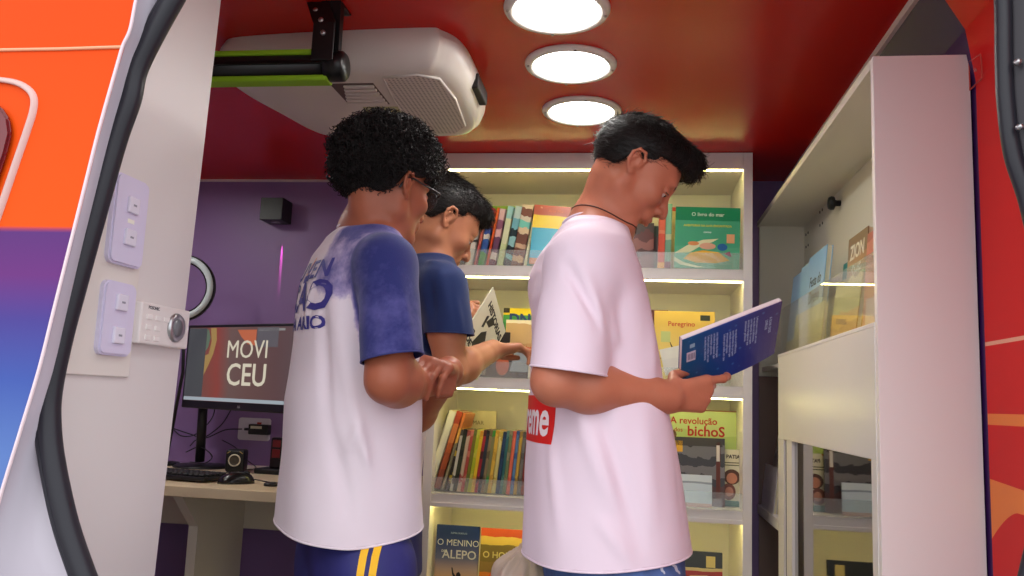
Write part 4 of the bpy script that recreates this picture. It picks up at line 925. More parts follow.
def d_limb(P, a, b, r1, r2, flat=None):
    a = V3(a).astype(np.float32); b = V3(b).astype(np.float32)
    ab = b-a; L = float(ab@ab)+1e-12; t = np.clip(((P-a)@ab)/L, 0, 1)
    v = P-a-t[..., None]*ab
    if flat is not None:
        n = nrm(flat[0]).astype(np.float32); c = v@n; v = v+(c*(1/flat[1]-1))[..., None]*n
        return (np.linalg.norm(v, axis=-1)-(r1+t*(r2-r1)))*min(1, flat[1]+.15)
    return np.linalg.norm(v, axis=-1)-(r1+t*(r2-r1))
def d_oval(P, c, rad, R=None):
    q = P-V3(c).astype(np.float32)
    if R is not None: q = q@np.asarray(R, np.float32)
    r = np.array(rad, np.float32); k0 = np.linalg.norm(q/r, axis=-1); k1 = np.linalg.norm(q/(r*r), axis=-1)
    return k0*(k0-1)/np.maximum(k1, 1e-6)
def smin(a, b, k):
    h = np.maximum(k-np.abs(a-b), 0)/k; return np.minimum(a, b)-h*h*k*.25
def mesh_np(name, V, F, m, parent, smooth=True, extra=None):
    if parent is not None: 
        M = np.array(wm(root_of(parent)).inverted()); V = V@M[:3, :3].T+M[:3, 3]
    me = bpy.data.meshes.new(name); n = len(F); k = F.shape[1]
    me.vertices.add(len(V)); me.vertices.foreach_set('co', V.astype(np.float32).ravel())
    me.loops.add(n*k); me.loops.foreach_set('vertex_index', F.astype(np.int32).ravel())
    me.polygons.add(n); me.polygons.foreach_set('loop_start', (np.arange(n)*k).astype(np.int32))
    if smooth: me.polygons.foreach_set('use_smooth', np.ones(n, bool))
    me.update(calc_edges=True); me.validate()
    return link(name, me, m, parent)
def compact(V, F):
    u, inv = np.unique(F, return_inverse=True); return V[u], inv.reshape(F.shape)
def cut(V, F, g, h):
    """remove the part where g > 0 and pull the open rim on to g = 0"""
    gv = g(V); F2 = F[(gv[F] < h*.6).all(1)]; V2, F2 = compact(V, F2)
    E = np.concatenate([F2[:, [0, 1]], F2[:, [1, 2]], F2[:, [2, 3]], F2[:, [3, 0]]]); S = np.sort(E, 1)
    u, c = np.unique(S, axis=0, return_counts=True); rim = np.unique(u[c == 1])
    gr = g(V2[rim]); near = np.abs(gr) < 3*h; rim = rim[near]
    for _ in range(3):
        P = V2[rim]; gr = g(P); G = np.stack([(g(P+np.eye(3)[i]*1e-3)-gr)/1e-3 for i in range(3)], 1)
        V2[rim] = P-np.clip(gr/np.maximum((G*G).sum(1), .05), -h*2, h*2)[:, None]*G
    # even the rim out along itself
    rs = set(rim.tolist()); nb = {}
    for a, b in u[c == 1]:
        if a in rs and b in rs: nb.setdefault(a, []).append(b); nb.setdefault(b, []).append(a)
    for _ in range(4):
        W = V2.copy()
        for a, q in nb.items():
            if len(q) == 2: W[a] = V2[a]*.5+(V2[q[0]]+V2[q[1]])*.25
        V2 = W
    return V2, F2
def rot_frame(yaw, pitch, roll=0):
    """columns forward, left, up; yaw from +x towards +y, pitch down, roll to the right shoulder"""
    y, p, r = map(math.radians, (yaw, pitch, roll))
    f = np.array([math.cos(y)*math.cos(p), math.sin(y)*math.cos(p), -math.sin(p)])
    l = np.array([-math.sin(y), math.cos(y), 0]); u = np.cross(f, l)
    l2 = l*math.cos(r)+u*math.sin(r); u2 = np.cross(f, l2)
    return np.stack([f, l2, u2], 1)
# ---------------------------------------------------------------- anatomy
def head(F, O, R, s=1.0, nose=1.0):
    T = lambda x, y, z: O+R@(np.array([x, y, z])*s)
    ov = lambda c, r, k=.012, neg=False: F.oval(T(*c), [a*s for a in r], R, k*s, neg)
    lb = lambda a, b, r1, r2, k=.01, neg=False: F.limb(T(*a), T(*b), r1*s, r2*s, k*s, neg)
    ov((-.014, 0, .038), (.094, .074, .080), .0)
    ov((.030, 0, .022), (.062, .064, .066), .03)
    ov((.032, 0, -.035), (.056, .056, .066), .03)
    for y in (-1, 1):
        lb((-.004, .052*y, -.050), (.060, .020*y, -.090), .018, .014, .025)
        lb((-.006, .056*y, -.015), (-.002, .053*y, -.052), .016, .016, .02)
        ov((.062, .040*y, -.020), (.022, .020, .018), .022)
    lb((.068, -.014, -.093), (.068, .014, -.093), .015, .015, .018)
    lb((.080, -.034, .025), (.080, .034, .025), .010, .010, .018)
    for y in (-1, 1): ov((.094, .033*y, .002), (.017, .020, .013), .014, True)
    for y in (-1, 1):
        ov((.074, .032*y, .003), (.0135, .0135, .0135), .003)
        lb((.083, .022*y, .0085), (.081, .043*y, .007), .0042, .0038, .004)
        ov((.0776, .032*y, .0040), (.0142, .0150, .0102), .002)
    lb((.084, 0, .014), (.105, 0, -.022), .0065, .0095, .010)
    lb((.105, 0, -.022), (.110, 0, -.031), .0098, .0098, .004)
    for y in (-1, 1):
        ov((.098, .0125*y, -.033), (.0105, .0072, .008), .006)
        ov((.104, .0075*y, -.0415), (.006, .0034, .0034), .003, True)
    lb((.084, -.014, -.056), (.084, .014, -.056), .012, .012, .016)
    for y in (-1, 1):
        lb((.0965, .004*y, -.0575), (.0845, .024*y, -.0625), .0058, .0030, .004)
        lb((.0935, .003*y, -.0695), (.0835, .022*y, -.0635), .0066, .0028, .004)
        lb((.098, .001*y, -.0632), (.082, .026*y, -.0635), .0016, .0012, .0015, True)
    ov((.086, 0, -.080), (.008, .020, .006), .010, True)
    for y in (-1, 1): ear(F, O, R, y, s)
def ear(F, O, R, y, s):
    T = lambda x, yy, z: O+R@(np.array([x, yy*y, z])*s)
    pts = [(.006, .073, -.004), (.010, .078, .014), (.000, .085, .026), (-.014, .090, .024), (-.022, .091, .010), (-.020, .088, -.006), (-.012, .083, -.018), (-.002, .078, -.026), (.005, .074, -.020)]
    F.limb(T(-.006, .070, .002), T(-.008, .076, .004), .016*s, .014*s, .006*s)
    for a, b in zip(pts[:-1], pts[1:]): F.limb(T(*a), T(*b), .0036*s, .0036*s, .003*s)
    F.limb(T(-.010, .080, .012), T(-.004, .077, -.016), .009*s, .006*s, .003*s, False)
    F.oval(T(-.004, .0865, -.001), [.008*s, .006*s, .011*s], R, .004*s, True)
    F.limb(T(-.002, .078, .014), T(-.014, .088, .014), .003*s, .003*s, .003*s, True)
def hand(F, wrist, d, n, s, curls, thumb=((.7, .6, .3), (.9, .3, .3), (1, .1, .3)), sc=1.0, spread=.0):
    """d fingers, n where the palm faces, s the thumb's side; curls: three bends for index, middle, ring, little finger"""
    w = V3(wrist); d = nrm(d); n = V3(n); n = nrm(n-d*(n@d)); s_ = V3(s); s_ = nrm(s_-d*(s_@d)-n*(s_@n))
    kn = [(.090, .027), (.093, .008), (.087, -.011), (.078, -.028)]
    ln = [(.042, .025, .020), (.046, .029, .021), (.042, .027, .020), (.033, .021, .018)]
    for (a, b), r in zip(kn, (.0125, .0125, .0118, .0108)):
        F.limb(w+s_*b*.45*sc, w+(d*a+s_*b)*sc, .0150*sc, r*sc, .012*sc)
    F.limb(w+d*.03*sc+s_*.012*sc+n*.006*sc, w+d*.065*sc-s_*.012*sc+n*.004*sc, .017*sc, .014*sc, .012*sc)
    tips = []
    for i, ((a, b), L_, cu) in enumerate(zip(kn, ln, curls)):
        p = w+(d*a+s_*b)*sc; ang = 0; r = (.0090, .0092, .0088, .0078)[i]*sc
        dd0 = nrm(d+s_*spread*(1.5-i))
        for j in range(3):
            ang += math.radians(cu[j]); dd = dd0*math.cos(ang)+n*math.sin(ang)
            q = p+dd*L_[j]*sc; r2 = r*(.93, .92, .84)[j]
            F.limb(p, q, r*1.04, r2, .003*sc if j else .005*sc); F.oval(p, [r*1.09]*3, None, .002*sc); p = q; r = r2
        tips.append(p)
    p = w+(d*.020+s_*.022+n*.010)*sc; r = .0145*sc
    for j, (t, L_) in enumerate(zip(thumb, (.040, .032, .026))):
        dd = nrm(d*t[0]+s_*t[1]+n*t[2]); q = p+dd*L_*sc; r2 = (.0115, .0100, .0082)[j]*sc
        F.limb(p, q, r, r2, .010*sc if j == 0 else .003*sc); p = q; r = r2
    tips.append(p); return tips
def body_mesh(name, spec, m, parent):
    """one continuous body; spec holds joints in metres"""
    S = spec; pts = [V3(S[k]) for k in ('O', 'shR', 'shL', 'elR', 'elL', 'wrR', 'wrL')]
    lo = np.min(pts, 0)-.13; hi = np.max(pts, 0)+.16; lo[2] = S['zcut']
    F = Field(lo, hi, S.get('h', .0027)); O = V3(S['O']); R = S['R']; sc = S.get('s', 1.0)
    head(F, O, R, sc)
    nb = V3(S['neck']); sk = O+R@(np.array([-.030, 0, -.045])*sc); th = O+R@(np.array([.012, 0, -.070])*sc)
    nr = S.get('neckr', 1.0); F.limb(sk, nb, .051*sc*nr, .055*nr, .03); F.limb(th, nb+V3(S['fwd'])*.022, .038*sc, .043, .025)
    if S.get('adam', True): F.oval(th*.55+(nb+V3(S['fwd'])*.03)*.45+V3(S['fwd'])*.028, [.012, .010, .014], None, .02)
    for sh in ('shR', 'shL'):
        F.limb(nb+V3((0, 0, -.012)), S[sh], .046, .048, .04)
    ch = V3(S['chest']); pv = V3(S['pelvis']); lat = nrm(V3(S['shL'])-V3(S['shR'])); fw = nrm(V3(S['fwd']))
    Rt = np.stack([fw, np.cross([0, 0, 1], fw), np.array([0, 0, 1])], 1)
    F.oval(ch, [.078, .120, .17], Rt, .04); F.oval((ch+pv)/2, [.070, .100, .2], Rt, .05); F.oval(pv, [.074, .108, .12], Rt, .05)
    for a, b, c in (('shR', 'elR', 'wrR'), ('shL', 'elL', 'wrL')):
        A, B, W_ = V3(S[a]), V3(S[b]), V3(S[c]); f = S.get('arm', 1.0)
        F.limb(A, A*.45+B*.55, .047*f, .043*f, .02); F.limb(A*.45+B*.55, B, .043*f, .037*f, .02)
        M_ = B*.72+W_*.28; F.limb(B, M_, .037*f, .041*f, .016); F.limb(M_, W_, .041*f, .0255*f, .02)
        F.limb(W_*.85+B*.15, W_, .0275*f, .025*f, .01)
    for hspec in S['hands']: hand(F, **hspec)
    V, Q = F.surface(2)
    # legs, inside the clothes below
    lo2 = V3((min(S['hipR'][0], S['hipL'][0])-.2, min(S['hipR'][1], S['hipL'][1])-.25, .0)); hi2 = V3((max(S['hipR'][0], S['hipL'][0])+.25, max(S['hipR'][1], S['hipL'][1])+.25, S['zcut']+.02))
    G = Field(lo2, hi2, .008)
    G.oval(pv, [.074, .108, .12], Rt, .04)
    for a, b, c in (('hipR', 'knR', 'anR'), ('hipL', 'knL', 'anL')):
        G.limb(S[a], S[b], .062, .050, .03); G.limb(S[b], V3(S[b])*.7+V3(S[c])*.3, .052, .055, .02); G.limb(V3(S[b])*.7+V3(S[c])*.3, S[c], .055, .034, .02)
        G.limb(S[c], V3(S[c])+fw*.10+V3((0, 0, -.045)), .034, .026, .02)
    V2, Q2 = G.surface(1)
    o = mesh_np(name, np.concatenate([V, V2]), np.concatenate([Q, Q2+len(V)]), m, parent)
    return o, (V, Q)
def skin(name, col, rough=.45):
    m = mat(name, col, rough, sss=.12, bump=.12, bscale=260, var=.10, vscale=22, spec=.45); return m
# hair ------------------------------------------------------------
def surf_samples(V, F, n, rng):
    a, b, c = V[F[:, 0]], V[F[:, 1]], V[F[:, 2]]; N = np.cross(b-a, c-a); A = np.linalg.norm(N, axis=1); N = N/np.maximum(A, 1e-12)[:, None]
    i = rng.choice(len(F), n, p=A/A.sum()); u = rng.random((n, 1)); v = rng.random((n, 1))
    P = a[i]*(1-u)*(1-v)+b[i]*u*(1-v)+V[F[i, 2]]*u*v+V[F[i, 3]]*(1-u)*v
    return P, N[i]
def strands(paths, r0, r1, sides=3):
    """paths (n, m, 3) -> tapered tubes in one mesh"""
    n, m, _ = paths.shape; T = np.gradient(paths, axis=1); T /= np.maximum(np.linalg.norm(T, axis=2, keepdims=True), 1e-9)
    ref = np.array([.31, .57, .76]); A = np.cross(T, ref); A /= np.maximum(np.linalg.norm(A, axis=2, keepdims=True), 1e-9); B = np.cross(T, A)
    r = np.linspace(r0, r1, m)[None, :, None]
    V = np.stack([paths+r*(math.cos(2*math.pi*k/sides)*A+math.sin(2*math.pi*k/sides)*B) for k in range(sides)], 2)
    idx = np.arange(n*m*sides).reshape(n, m, sides); F = []
    for k in range(sides):
        k2 = (k+1) % sides; F.append(np.stack([idx[:, :-1, k], idx[:, :-1, k2], idx[:, 1:, k2], idx[:, 1:, k]], -1).reshape(-1, 4))
    return V.reshape(-1, 3), np.concatenate(F)
def hair_mat(name, col, rough=.42):
    return mat(name, col, rough, spec=.32, bump=.5, bscale=300, var=.35, vscale=60)
# cloth -----------------------------------------------------------
def loft(sec, yaw):
    """sec rows (z, cx, cy, a front-back, b side-side, power); returns a distance-like function"""
    S = np.array(sec, float); S = S[np.argsort(S[:, 0])]; c, s_ = math.cos(math.radians(yaw)), math.sin(math.radians(yaw))
    zs = S[:, 0]
    def f(P):
        z = P[..., 2]; I = lambda k: np.interp(z, zs, S[:, k])
        x = P[..., 0]-I(1); y = P[..., 1]-I(2); u = x*c+y*s_; v = -x*s_+y*c
        a, b, p = I(3), I(4), I(5)
        rr = ((np.abs(u)/a)**p+(np.abs(v)/b)**p)**(1/p)
        d = (rr-1)*np.minimum(a, b)*.9
        return np.maximum(d, np.maximum(zs[0]-z, z-zs[-1]))
    return f
def fold_fn(folds):
    """folds: (a, b, amplitude, width) ridges (+) and valleys (-) in cloth"""
    def f(P):
        r = 0
        for a, b, amp, w in folds:
            amp = amp*1.55
            d = d_limb(P, a, b, 0, 0); a_ = V3(a); ab = V3(b)-a_; t = np.clip(((P-a_)@ab)/(ab@ab), 0, 1)
            r = r-amp*np.exp(-(d/w)**2)*np.sin(math.pi*(.08+.84*t))
        return r
    return f
def wavy(P, amp, seed=0):
    x, y, z = P[..., 0], P[..., 1], P[..., 2]
    a = seed*1.7
    return amp*(np.sin(x*31+z*9+a)*np.cos(y*27-z*7+a*2)+.5*np.sin(x*17-y*45+z*14+a)+.4*np.sin(z*38+x*22+y*19+a*3))
def project_print(P, n, bvh, off=.0014):
    """throw points on to cloth along n; returns points or None"""
    out = []
    for p in P:
        h = bvh.ray_cast(Vector(p)-Vector(n)*.35, Vector(n), .8)
        out.append(None if h[0] is None else h[0]+h[1]*(off if h[1].dot(Vector(n)) < 0 else -off))
    return out
def cloth_print(name, bm, C0, right, n, bvh, m, parent, cuts=0, off=.0014, keep=None):
    """flat lettering (xz plane) laid on cloth around point C0, right = reading direction, n = into the cloth"""
    if cuts: bmesh.ops.subdivide_edges(bm, edges=bm.edges[:], cuts=cuts, use_grid_fill=True)
    R_ = Vector(right).normalized(); U = Vector((0, 0, 1)); bm.verts.ensure_lookup_table()
    P = [Vector(C0)+R_*v.co.x+U*v.co.z for v in bm.verts]; Q = project_print(P, n, bvh, off); bad = []
    for v, q in zip(list(bm.verts), Q):
        if q is None: bad.append(v)
        else: v.co = q
    if bad: bmesh.ops.delete(bm, geom=bad, context='VERTS')
    if not bm.faces: bm.free(); return None
    return obj(name, bm, m, parent)
def flat_letters(s, size, bold=0, sx=1):
    bm = text_bm(s, size, bold, 0, 'CENTER', sx)
    bmesh.ops.triangulate(bm, faces=bm.faces[:]); return bm
# ================================================================= the three boys
rng = np.random.default_rng(5)
def A3(px, py, y): return np.array(at(px, py, y))
def sections(rows, y0, yaw, b0, cy=None, p=2.3):
    out = []
    for (py, xl, xr, b) in rows:
        a, c = A3(xl, py, y0), A3(xr, py, y0); E = (c[0]-a[0])/2; s_, co = math.sin(math.radians(yaw)), math.cos(math.radians(yaw))
        aa = math.sqrt(max(E*E-(b*s_)**2, .05**2))/co
        out.append(((a[2]+c[2])/2, (a[0]+c[0])/2, y0 if cy is None else cy, aa, b, p))
    return out
def rim_loops(V, F):
    E = np.concatenate([F[:, [0, 1]], F[:, [1, 2]], F[:, [2, 3]], F[:, [3, 0]]]); S = np.sort(E, 1)
    u, c = np.unique(S, axis=0, return_counts=True); nb = {}
    for a, b in u[c == 1]: nb.setdefault(a, []).append(b); nb.setdefault(b, []).append(a)
    seen = set(); out = []
    for s0 in nb:
        if s0 in seen: continue
        L_ = [s0]; seen.add(s0); cur = s0
        while True:
            nx = [q for q in nb[cur] if q not in seen]
            if not nx: break
            cur = nx[0]; seen.add(cur); L_.append(cur)
        if len(L_) > 12: out.append(V[L_])
    return out
def ring_tube(P, r, flat=None, step=3):
    P = P[::step]; n = len(P)
    for _ in range(3): P = P*.5+(np.roll(P, 1, 0)+np.roll(P, -1, 0))*.25
    pts = [Vector(p) for p in P]+[Vector(P[0])]; return tube(pts, r, 8, False)
def tshirt(person, name, label, sec, yaw, nb, neck_up, r_collar, sleeves, m, folds, hemg, seed, collar_m, h=.004, wav=.0012, mask=None, shr=(.050, .062), hem_m=None):
    """sleeves: (shoulder, end point, radius at shoulder, radius at hem, cut normal)"""
    tor = loft(sec, yaw); S = np.array(sec); lo = np.array([S[:, 1].min()-.30, S[:, 2].min()-.30, S[:, 0].min()-.02]); hi = np.array([S[:, 1].max()+.30, S[:, 2].max()+.30, nb[2]+.12])
    F = Field(lo, hi, h)
    F.fn(tor, (S[:, 1].min()-.24, S[:, 2].min()-.24, S[:, 0].min()), (S[:, 1].max()+.24, S[:, 2].max()+.24, S[:, 0].max()), 0, m=.03)
    for sh, en, r0, r1, cn in sleeves:
        F.limb(nb+V3((0, 0, -.030)), V3(sh)+V3((0, 0, -.006)), shr[0], shr[1], .05)
    for sh, en, r0, r1, cn in sleeves:
        d = nrm(V3(en)-V3(sh)); e_ = V3(en); cn_ = nrm(cn); far = e_+d*.10
        F.fn(lambda P, sh=sh, far=far, r0=r0, r1=r1, e_=e_, cn_=cn_: np.maximum(d_limb(P, sh, far, r0, r1), (P-e_.astype(np.float32))@cn_.astype(np.float32)-.012), np.minimum(sh, far)-.1, np.maximum(sh, far)+.1, .018, m=.01)
    fo = fold_fn(folds); g = np.meshgrid(*[a.astype(np.float32) for a in F.ax], indexing='ij'); P = np.stack(g, -1)
    near = np.abs(F.D) < .03; Q = P[near]; F.D[near] += (fo(Q)+wavy(Q, wav, seed)).astype(np.float32)
    V, Qd = F.surface(3)
    ax = nrm(neck_up)
    def gcol(P):
        v = P-nb; t = v@ax; r = np.linalg.norm(v-t[:, None]*ax, axis=1); return np.minimum(r_collar-r, (P[:, 2]-(nb[2]-.10))*3)
    V, Qd = cut(V, Qd, gcol, h)
    for sh, en, r0, r1, cn in sleeves:
        d = nrm(cn); E_ = V3(en); s0 = V3(sh)
        def gs(P, d=d, E_=E_, s0=s0, r0=r0, r1=r1):
            ds = d_limb(P, s0, E_+nrm(E_-s0)*.06, r0, r1); dt = tor(P)
            return np.minimum(np.minimum((P-E_)@d, (dt-ds)*1.5+.004), (.04-(P-E_)@d))
        V, Qd = cut(V, Qd, gs, h)
    V, Qd = cut(V, Qd, hemg, h)
    loops = rim_loops(V, Qd)
    att = None
    if mask is not None: att = mask(V)
    o = mesh_np(name, V, Qd, m, person); o['label'] = label
    if att is not None:
        a = o.data.attributes.new('print', 'FLOAT', 'POINT'); a.data.foreach_set('value', att.astype(np.float32))
    so_ = o.modifiers.new('thickness', 'SOLIDIFY'); so_.thickness = .0022; so_.offset = -1
    for L_ in loops:
        c = L_.mean(0)
        if np.linalg.norm(c-nb) < .12: obj('collar', ring_tube(L_, .0042), collar_m, o, True)
        elif len(L_) > 60: obj('hem', ring_tube(L_, .0020), m if (mask is None or np.ptp(L_[:, 0]) > .19) else hem_m, o, True)
    bvh = BVHTree.FromPolygons([tuple(v) for v in V], [tuple(q) for q in Qd.tolist()])
    return o, bvh
def hair_cap(name, person, O, R, sc, ovals, keep, m, h=.003, noise=0):
    O = V3(O); F = Field(O-.17, O+.17, h)
    for c, r, k in ovals: F.oval(O+R@(np.array(c)*sc), [a*sc for a in r], R, k)
    g = np.meshgrid(*[a.astype(np.float32) for a in F.ax], indexing='ij'); P = np.stack(g, -1); Lc = ((P-O)@R)/sc
    F.D = np.maximum(F.D, keep(Lc).astype(np.float32)*.8)
    if noise:
        near = np.abs(F.D) < .02; Q = P[near]; F.D[near] += (wavy(Q*2.2, noise, 3)).astype(np.float32)
    V, Q = F.surface(1); o = mesh_np(name, V, Q, m, person); return o, V, Q
def trousers(person, name, label, pelvisrows, y0, yaw, legs, m, hem_z, h=.006):
    sec = sections(pelvisrows, y0, yaw, .17, p=2.2); S = np.array(sec)
    pts = np.array([V3(p) for L_ in legs for p in L_[:-1]]); lo = np.minimum(pts.min(0)-.16, [S[:, 1].min()-.25, S[:, 2].min()-.25, 9]); hi = np.maximum(pts.max(0)+.16, [S[:, 1].max()+.25, S[:, 2].max()+.25, 0])
    lo[2] = hem_z-.02; hi[2] = S[:, 0].max()+.02
    F = Field(lo, hi, h); F.fn(loft(sec, yaw), (S[:, 1].min()-.2, S[:, 2].min()-.2, S[:, 0].min()), (S[:, 1].max()+.2, S[:, 2].max()+.2, S[:, 0].max()), 0, m=.02)
    for L_ in legs:
        r = L_[-1]
        for i in range(len(L_)-2): F.limb(L_[i], L_[i+1], r[i], r[i+1], .05)
    g = np.meshgrid(*[a.astype(np.float32) for a in F.ax], indexing='ij'); P = np.stack(g, -1); near = np.abs(F.D) < .03; Q = P[near]; F.D[near] += wavy(Q, .0022, 2).astype(np.float32)
    V, Q = F.surface(2); V, Q = cut(V, Q, lambda P: hem_z-P[:, 2], h)
    o = mesh_np(name, V, Q, m, person); o['label'] = label
    bvh = BVHTree.FromPolygons([tuple(v) for v in V], [tuple(q) for q in Q.tolist()]); return o, bvh
def shoe(person, an, fw, m):
    an = V3(an); fw = nrm(fw); F = Field(np.minimum(an-fw*.1, an+fw*.22)-.08, np.maximum(an-fw*.1, an+fw*.22)+.08, .005)
    b = V3((an[0], an[1], 0))
    F.limb(b-fw*.035+V3((0, 0, .045)), b+fw*.12+V3((0, 0, .038)), .042, .040, 0); F.limb(an-V3((0, 0, .01)), b+V3((0, 0, .06))+fw*.02, .042, .044, .03)
    F.fn(lambda P: .002-P[..., 2]+0*P[..., 0], F.lo, F.lo+F.h*F.n, 0) if False else None
    D = F.D; z = F.ax[2][None, None, :]; F.D = np.maximum(D, (.002-z).astype(np.float32)); V, Q = F.surface(1)
    mesh_np('shoe', V, Q, m, person)
def lay_strands(V, Q, n, dirfn, length, lift, name, m, parent, r=.0006, segs=4, curl=.002, inset=.002, jitter=.25):
    P, N = surf_samples(V, Q, n, rng); D = dirfn(P); D = D-(D*N).sum(1, keepdims=True)*N; D += rng.normal(0, jitter, D.shape)*.6; D /= np.maximum(np.linalg.norm(D, axis=1, keepdims=True), 1e-6)
    L_ = length(P)*(.7+.6*rng.random(len(P))) if callable(length) else length*(.7+.6*rng.random(len(P)))
    t = np.linspace(0, 1, segs)[None, :, None]; up = lift*(.5+rng.random((len(P), 1, 1)))
    S_ = np.cross(D, N); w = rng.normal(0, 1, (len(P), 1, 1))*curl
    path = P[:, None]-N[:, None]*inset+D[:, None]*L_[:, None, None]*t+N[:, None]*(up*np.sin(t*2.2)*L_[:, None, None])+S_[:, None]*w*t*t*8
    v, f = strands(path, r, r*.35); return mesh_np(name, v, f, m, parent)
M_hair = hair_mat('dark_brown_hair', srgb(30, 24, 22))
M_hair2 = hair_mat('black_curly_hair', srgb(26, 21, 20), .5)
M_sole = mat('dark_shoe', srgb(40, 40, 46), .6)
M_iris = mat('dark_eye', srgb(30, 18, 14), .12); M_eyew = mat('eye_white', srgb(214, 196, 186), .2)
def eyes(person, O, R, s, look=(.95, 0, -.25)):
    for y in (-1, 1):
        c = V3(O)+R@(np.array([.0765, .032*y, .0005])*s); b = bmesh.new(); bmesh.ops.create_uvsphere(b, u_segments=20, v_segments=14, radius=.0122*s)
        bmesh.ops.translate(b, verts=b.verts, vec=Vector(c)); e = obj('eye', b, M_eyew, person, True)
        d = R@nrm(look); b = bmesh.new(); bmesh.ops.create_uvsphere(b, u_segments=16, v_segments=10, radius=.0058*s)
        bmesh.ops.translate(b, verts=b.verts, vec=Vector(c+d*.0078*s)); obj('iris', b, M_iris, e, True)
        T = lambda x, yy, z: Vector(V3(O)+R@(np.array([x, yy*y, z])*s))
        obj('eyelashes', tube(smooth_path([T(.0845, .021, .0015), T(.0905, .028, .0035), T(.0895, .036, .0025), T(.0835, .044, .0005)], 4), [.0009]+[.0015]*11+[.0008], 6), M_hair, person, True)
        bs_ = [T(.0925, .014, .020), T(.0935, .024, .0255), T(.0890, .036, .0265), T(.0800, .047, .021)]
        obj('eyebrow', tube(smooth_path(bs_, 4), [.0018]+[.0032]*6+[.0024]*5+[.0008], 6, flat=.6), M_hair, person, True)
def shirt_mat(name, base, dye=None):
    m = mat(name, base, .78, bump=.25, bscale=900, spec=.25, sheen=.15)
    if dye:
        nt = m.node_tree; b = nt.nodes['Principled BSDF']; at_ = nd(nt, 'Attribute'); at_.attribute_name = 'print'
        tc = nd(nt, 'TexCoord'); n1 = nd(nt, 'TexNoise'); n1.inputs['Scale'].default_value = 9; n1.inputs['Detail'].default_value = 6; n1.inputs['Roughness'].default_value = .65
        nt.links.new(tc.outputs['Object'], n1.inputs['Vector'])
        a = nd(nt, 'Math', operation='SUBTRACT'); nt.links.new(n1.outputs['Fac'], a.inputs[0]); a.inputs[1].default_value = .5
        b2 = nd(nt, 'Math', operation='MULTIPLY_ADD'); nt.links.new(a.outputs[0], b2.inputs[0]); b2.inputs[1].default_value = 1.25; nt.links.new(at_.outputs['Fac'], b2.inputs[2])
        r = nd(nt, 'ValToRGB'); e = r.color_ramp.elements; e[0].position = .30; e[0].color = base; e[1].position = .95; e[1].color = srgb(*dye[2])
        q = e.new(.42); q.color = srgb(*dye[0]); q = e.new(.62); q.color = srgb(*dye[1])
        nt.links.new(b2.outputs[0], r.inputs[0]); nt.links.new(r.outputs[0], b.inputs['Base Color'])
    return m
WHT = srgb(233, 218, 227)

# ----------------------------------------------------------------- boy with the pink-white shirt, reading
yawB = 20; fB = nrm((math.cos(math.radians(yawB)), math.sin(math.radians(yawB)), 0)); rB = np.array([fB[1], -fB[0], 0]); UP = np.array([0, 0, 1.])
RB = rot_frame(8, 38, 0); sB = .915
earB = A3(635, 160, 1.555); OB = earB-RB@np.array([-.008, -.084, .0])*sB
PB = thing('person', 'boy in a plain pinkish-white t-shirt with a red box print, reading a blue book', 'person', (float(A3(605, 540, 1.66)[0]), 1.66, 0))
shRB = A3(581, 262, 1.50); shLB = shRB-rB*.28+fB*.04; neckB = A3(597, 224, 1.645)
elB = A3(556, 381, 1.445); wrB = A3(667, 397, 1.55)
handB = dict(wrist=wrB, d=(.80, .40, .10), n=(-.45, .80, .20), s=(-.1, .1, 1), curls=[(8, 30, 24), (48, 66, 40), (60, 70, 40), (68, 70, 40)], thumb=((.7, .3, 1.2), (.9, .1, .5), (1, .0, .2)), sc=.92)
elLB = A3(604, 392, 1.84); wrLB = A3(655, 393, 1.76)
handLB = dict(wrist=wrLB, d=(.9, -.35, -.05), n=(.2, -.2, .9), s=(-.2, -.9, .1), curls=[(40, 50, 40)]*4, thumb=((.6, .7, .2), (.9, .4, .2), (1, .2, .1)), sc=.85)
hipB = A3(606, 560, 1.66)
specB = dict(O=OB, R=RB, s=sB, neck=neckB, fwd=fB, shR=shRB, shL=shLB, elR=elB, elL=elLB, wrR=wrB, wrL=wrLB, chest=A3(596, 310, 1.655), pelvis=A3(608, 520, 1.66), zcut=.62, arm=1.12, neckr=.88,
             hands=[handB, handLB], hipR=hipB+rB*.09, hipL=hipB-rB*.09, knR=hipB+rB*.10+fB*.03-UP*.30, knL=hipB-rB*.10+fB*.05-UP*.30, anR=hipB*V3((1, 1, 0))+rB*.11+UP*.085, anL=hipB*V3((1, 1, 0))-rB*.11+UP*.085+fB*.05)
M_skB = skin('warm_tan_skin', srgb(196, 120, 92))
bB, (VB, QB) = body_mesh('body', specB, M_skB, PB)
eyes(PB, OB, RB, sB, (.95, 0, -.3))
def keepB(L_):
    x, y, z = L_[..., 0], np.abs(L_[..., 1]), L_[..., 2]
    front = x-(.078+0*z)-np.clip((z-.062)*3, -.05, .2)           # forehead
    side = np.maximum(x-.040, -(z-.030))                        # temple
    low = -(z-np.interp(x, [-.12, -.05, -.02, .0, .03, .09], [-.068, -.050, .012, .020, .030, .062]))
    return np.maximum(low, front)
capB, Vc, Qc = hair_cap('hair', PB, OB, RB, sB, [((-.016, 0, .038), (.100, .080, .086), 0), ((.014, 0, .066), (.080, .068, .056), .02), ((.066, 0, .090), (.034, .050, .024), .03), ((.086, -.004, .094), (.020, .038, .020), .03)], keepB, M_hair)
def dirB(P):
    L_ = (P-OB)@RB; d = np.zeros_like(L_); top = np.clip((L_[:, 2]-.04)/.05, 0, 1); d[:, 0] = 1.0*top+.25*(1-top); d[:, 2] = -1*(1-top)+.0*top; d[:, 1] = .2*top; return d@RB.T
lenB = lambda P: .006+.013*np.clip((((P-OB)@RB)[:, 2]-.05)/.05, 0, 1)
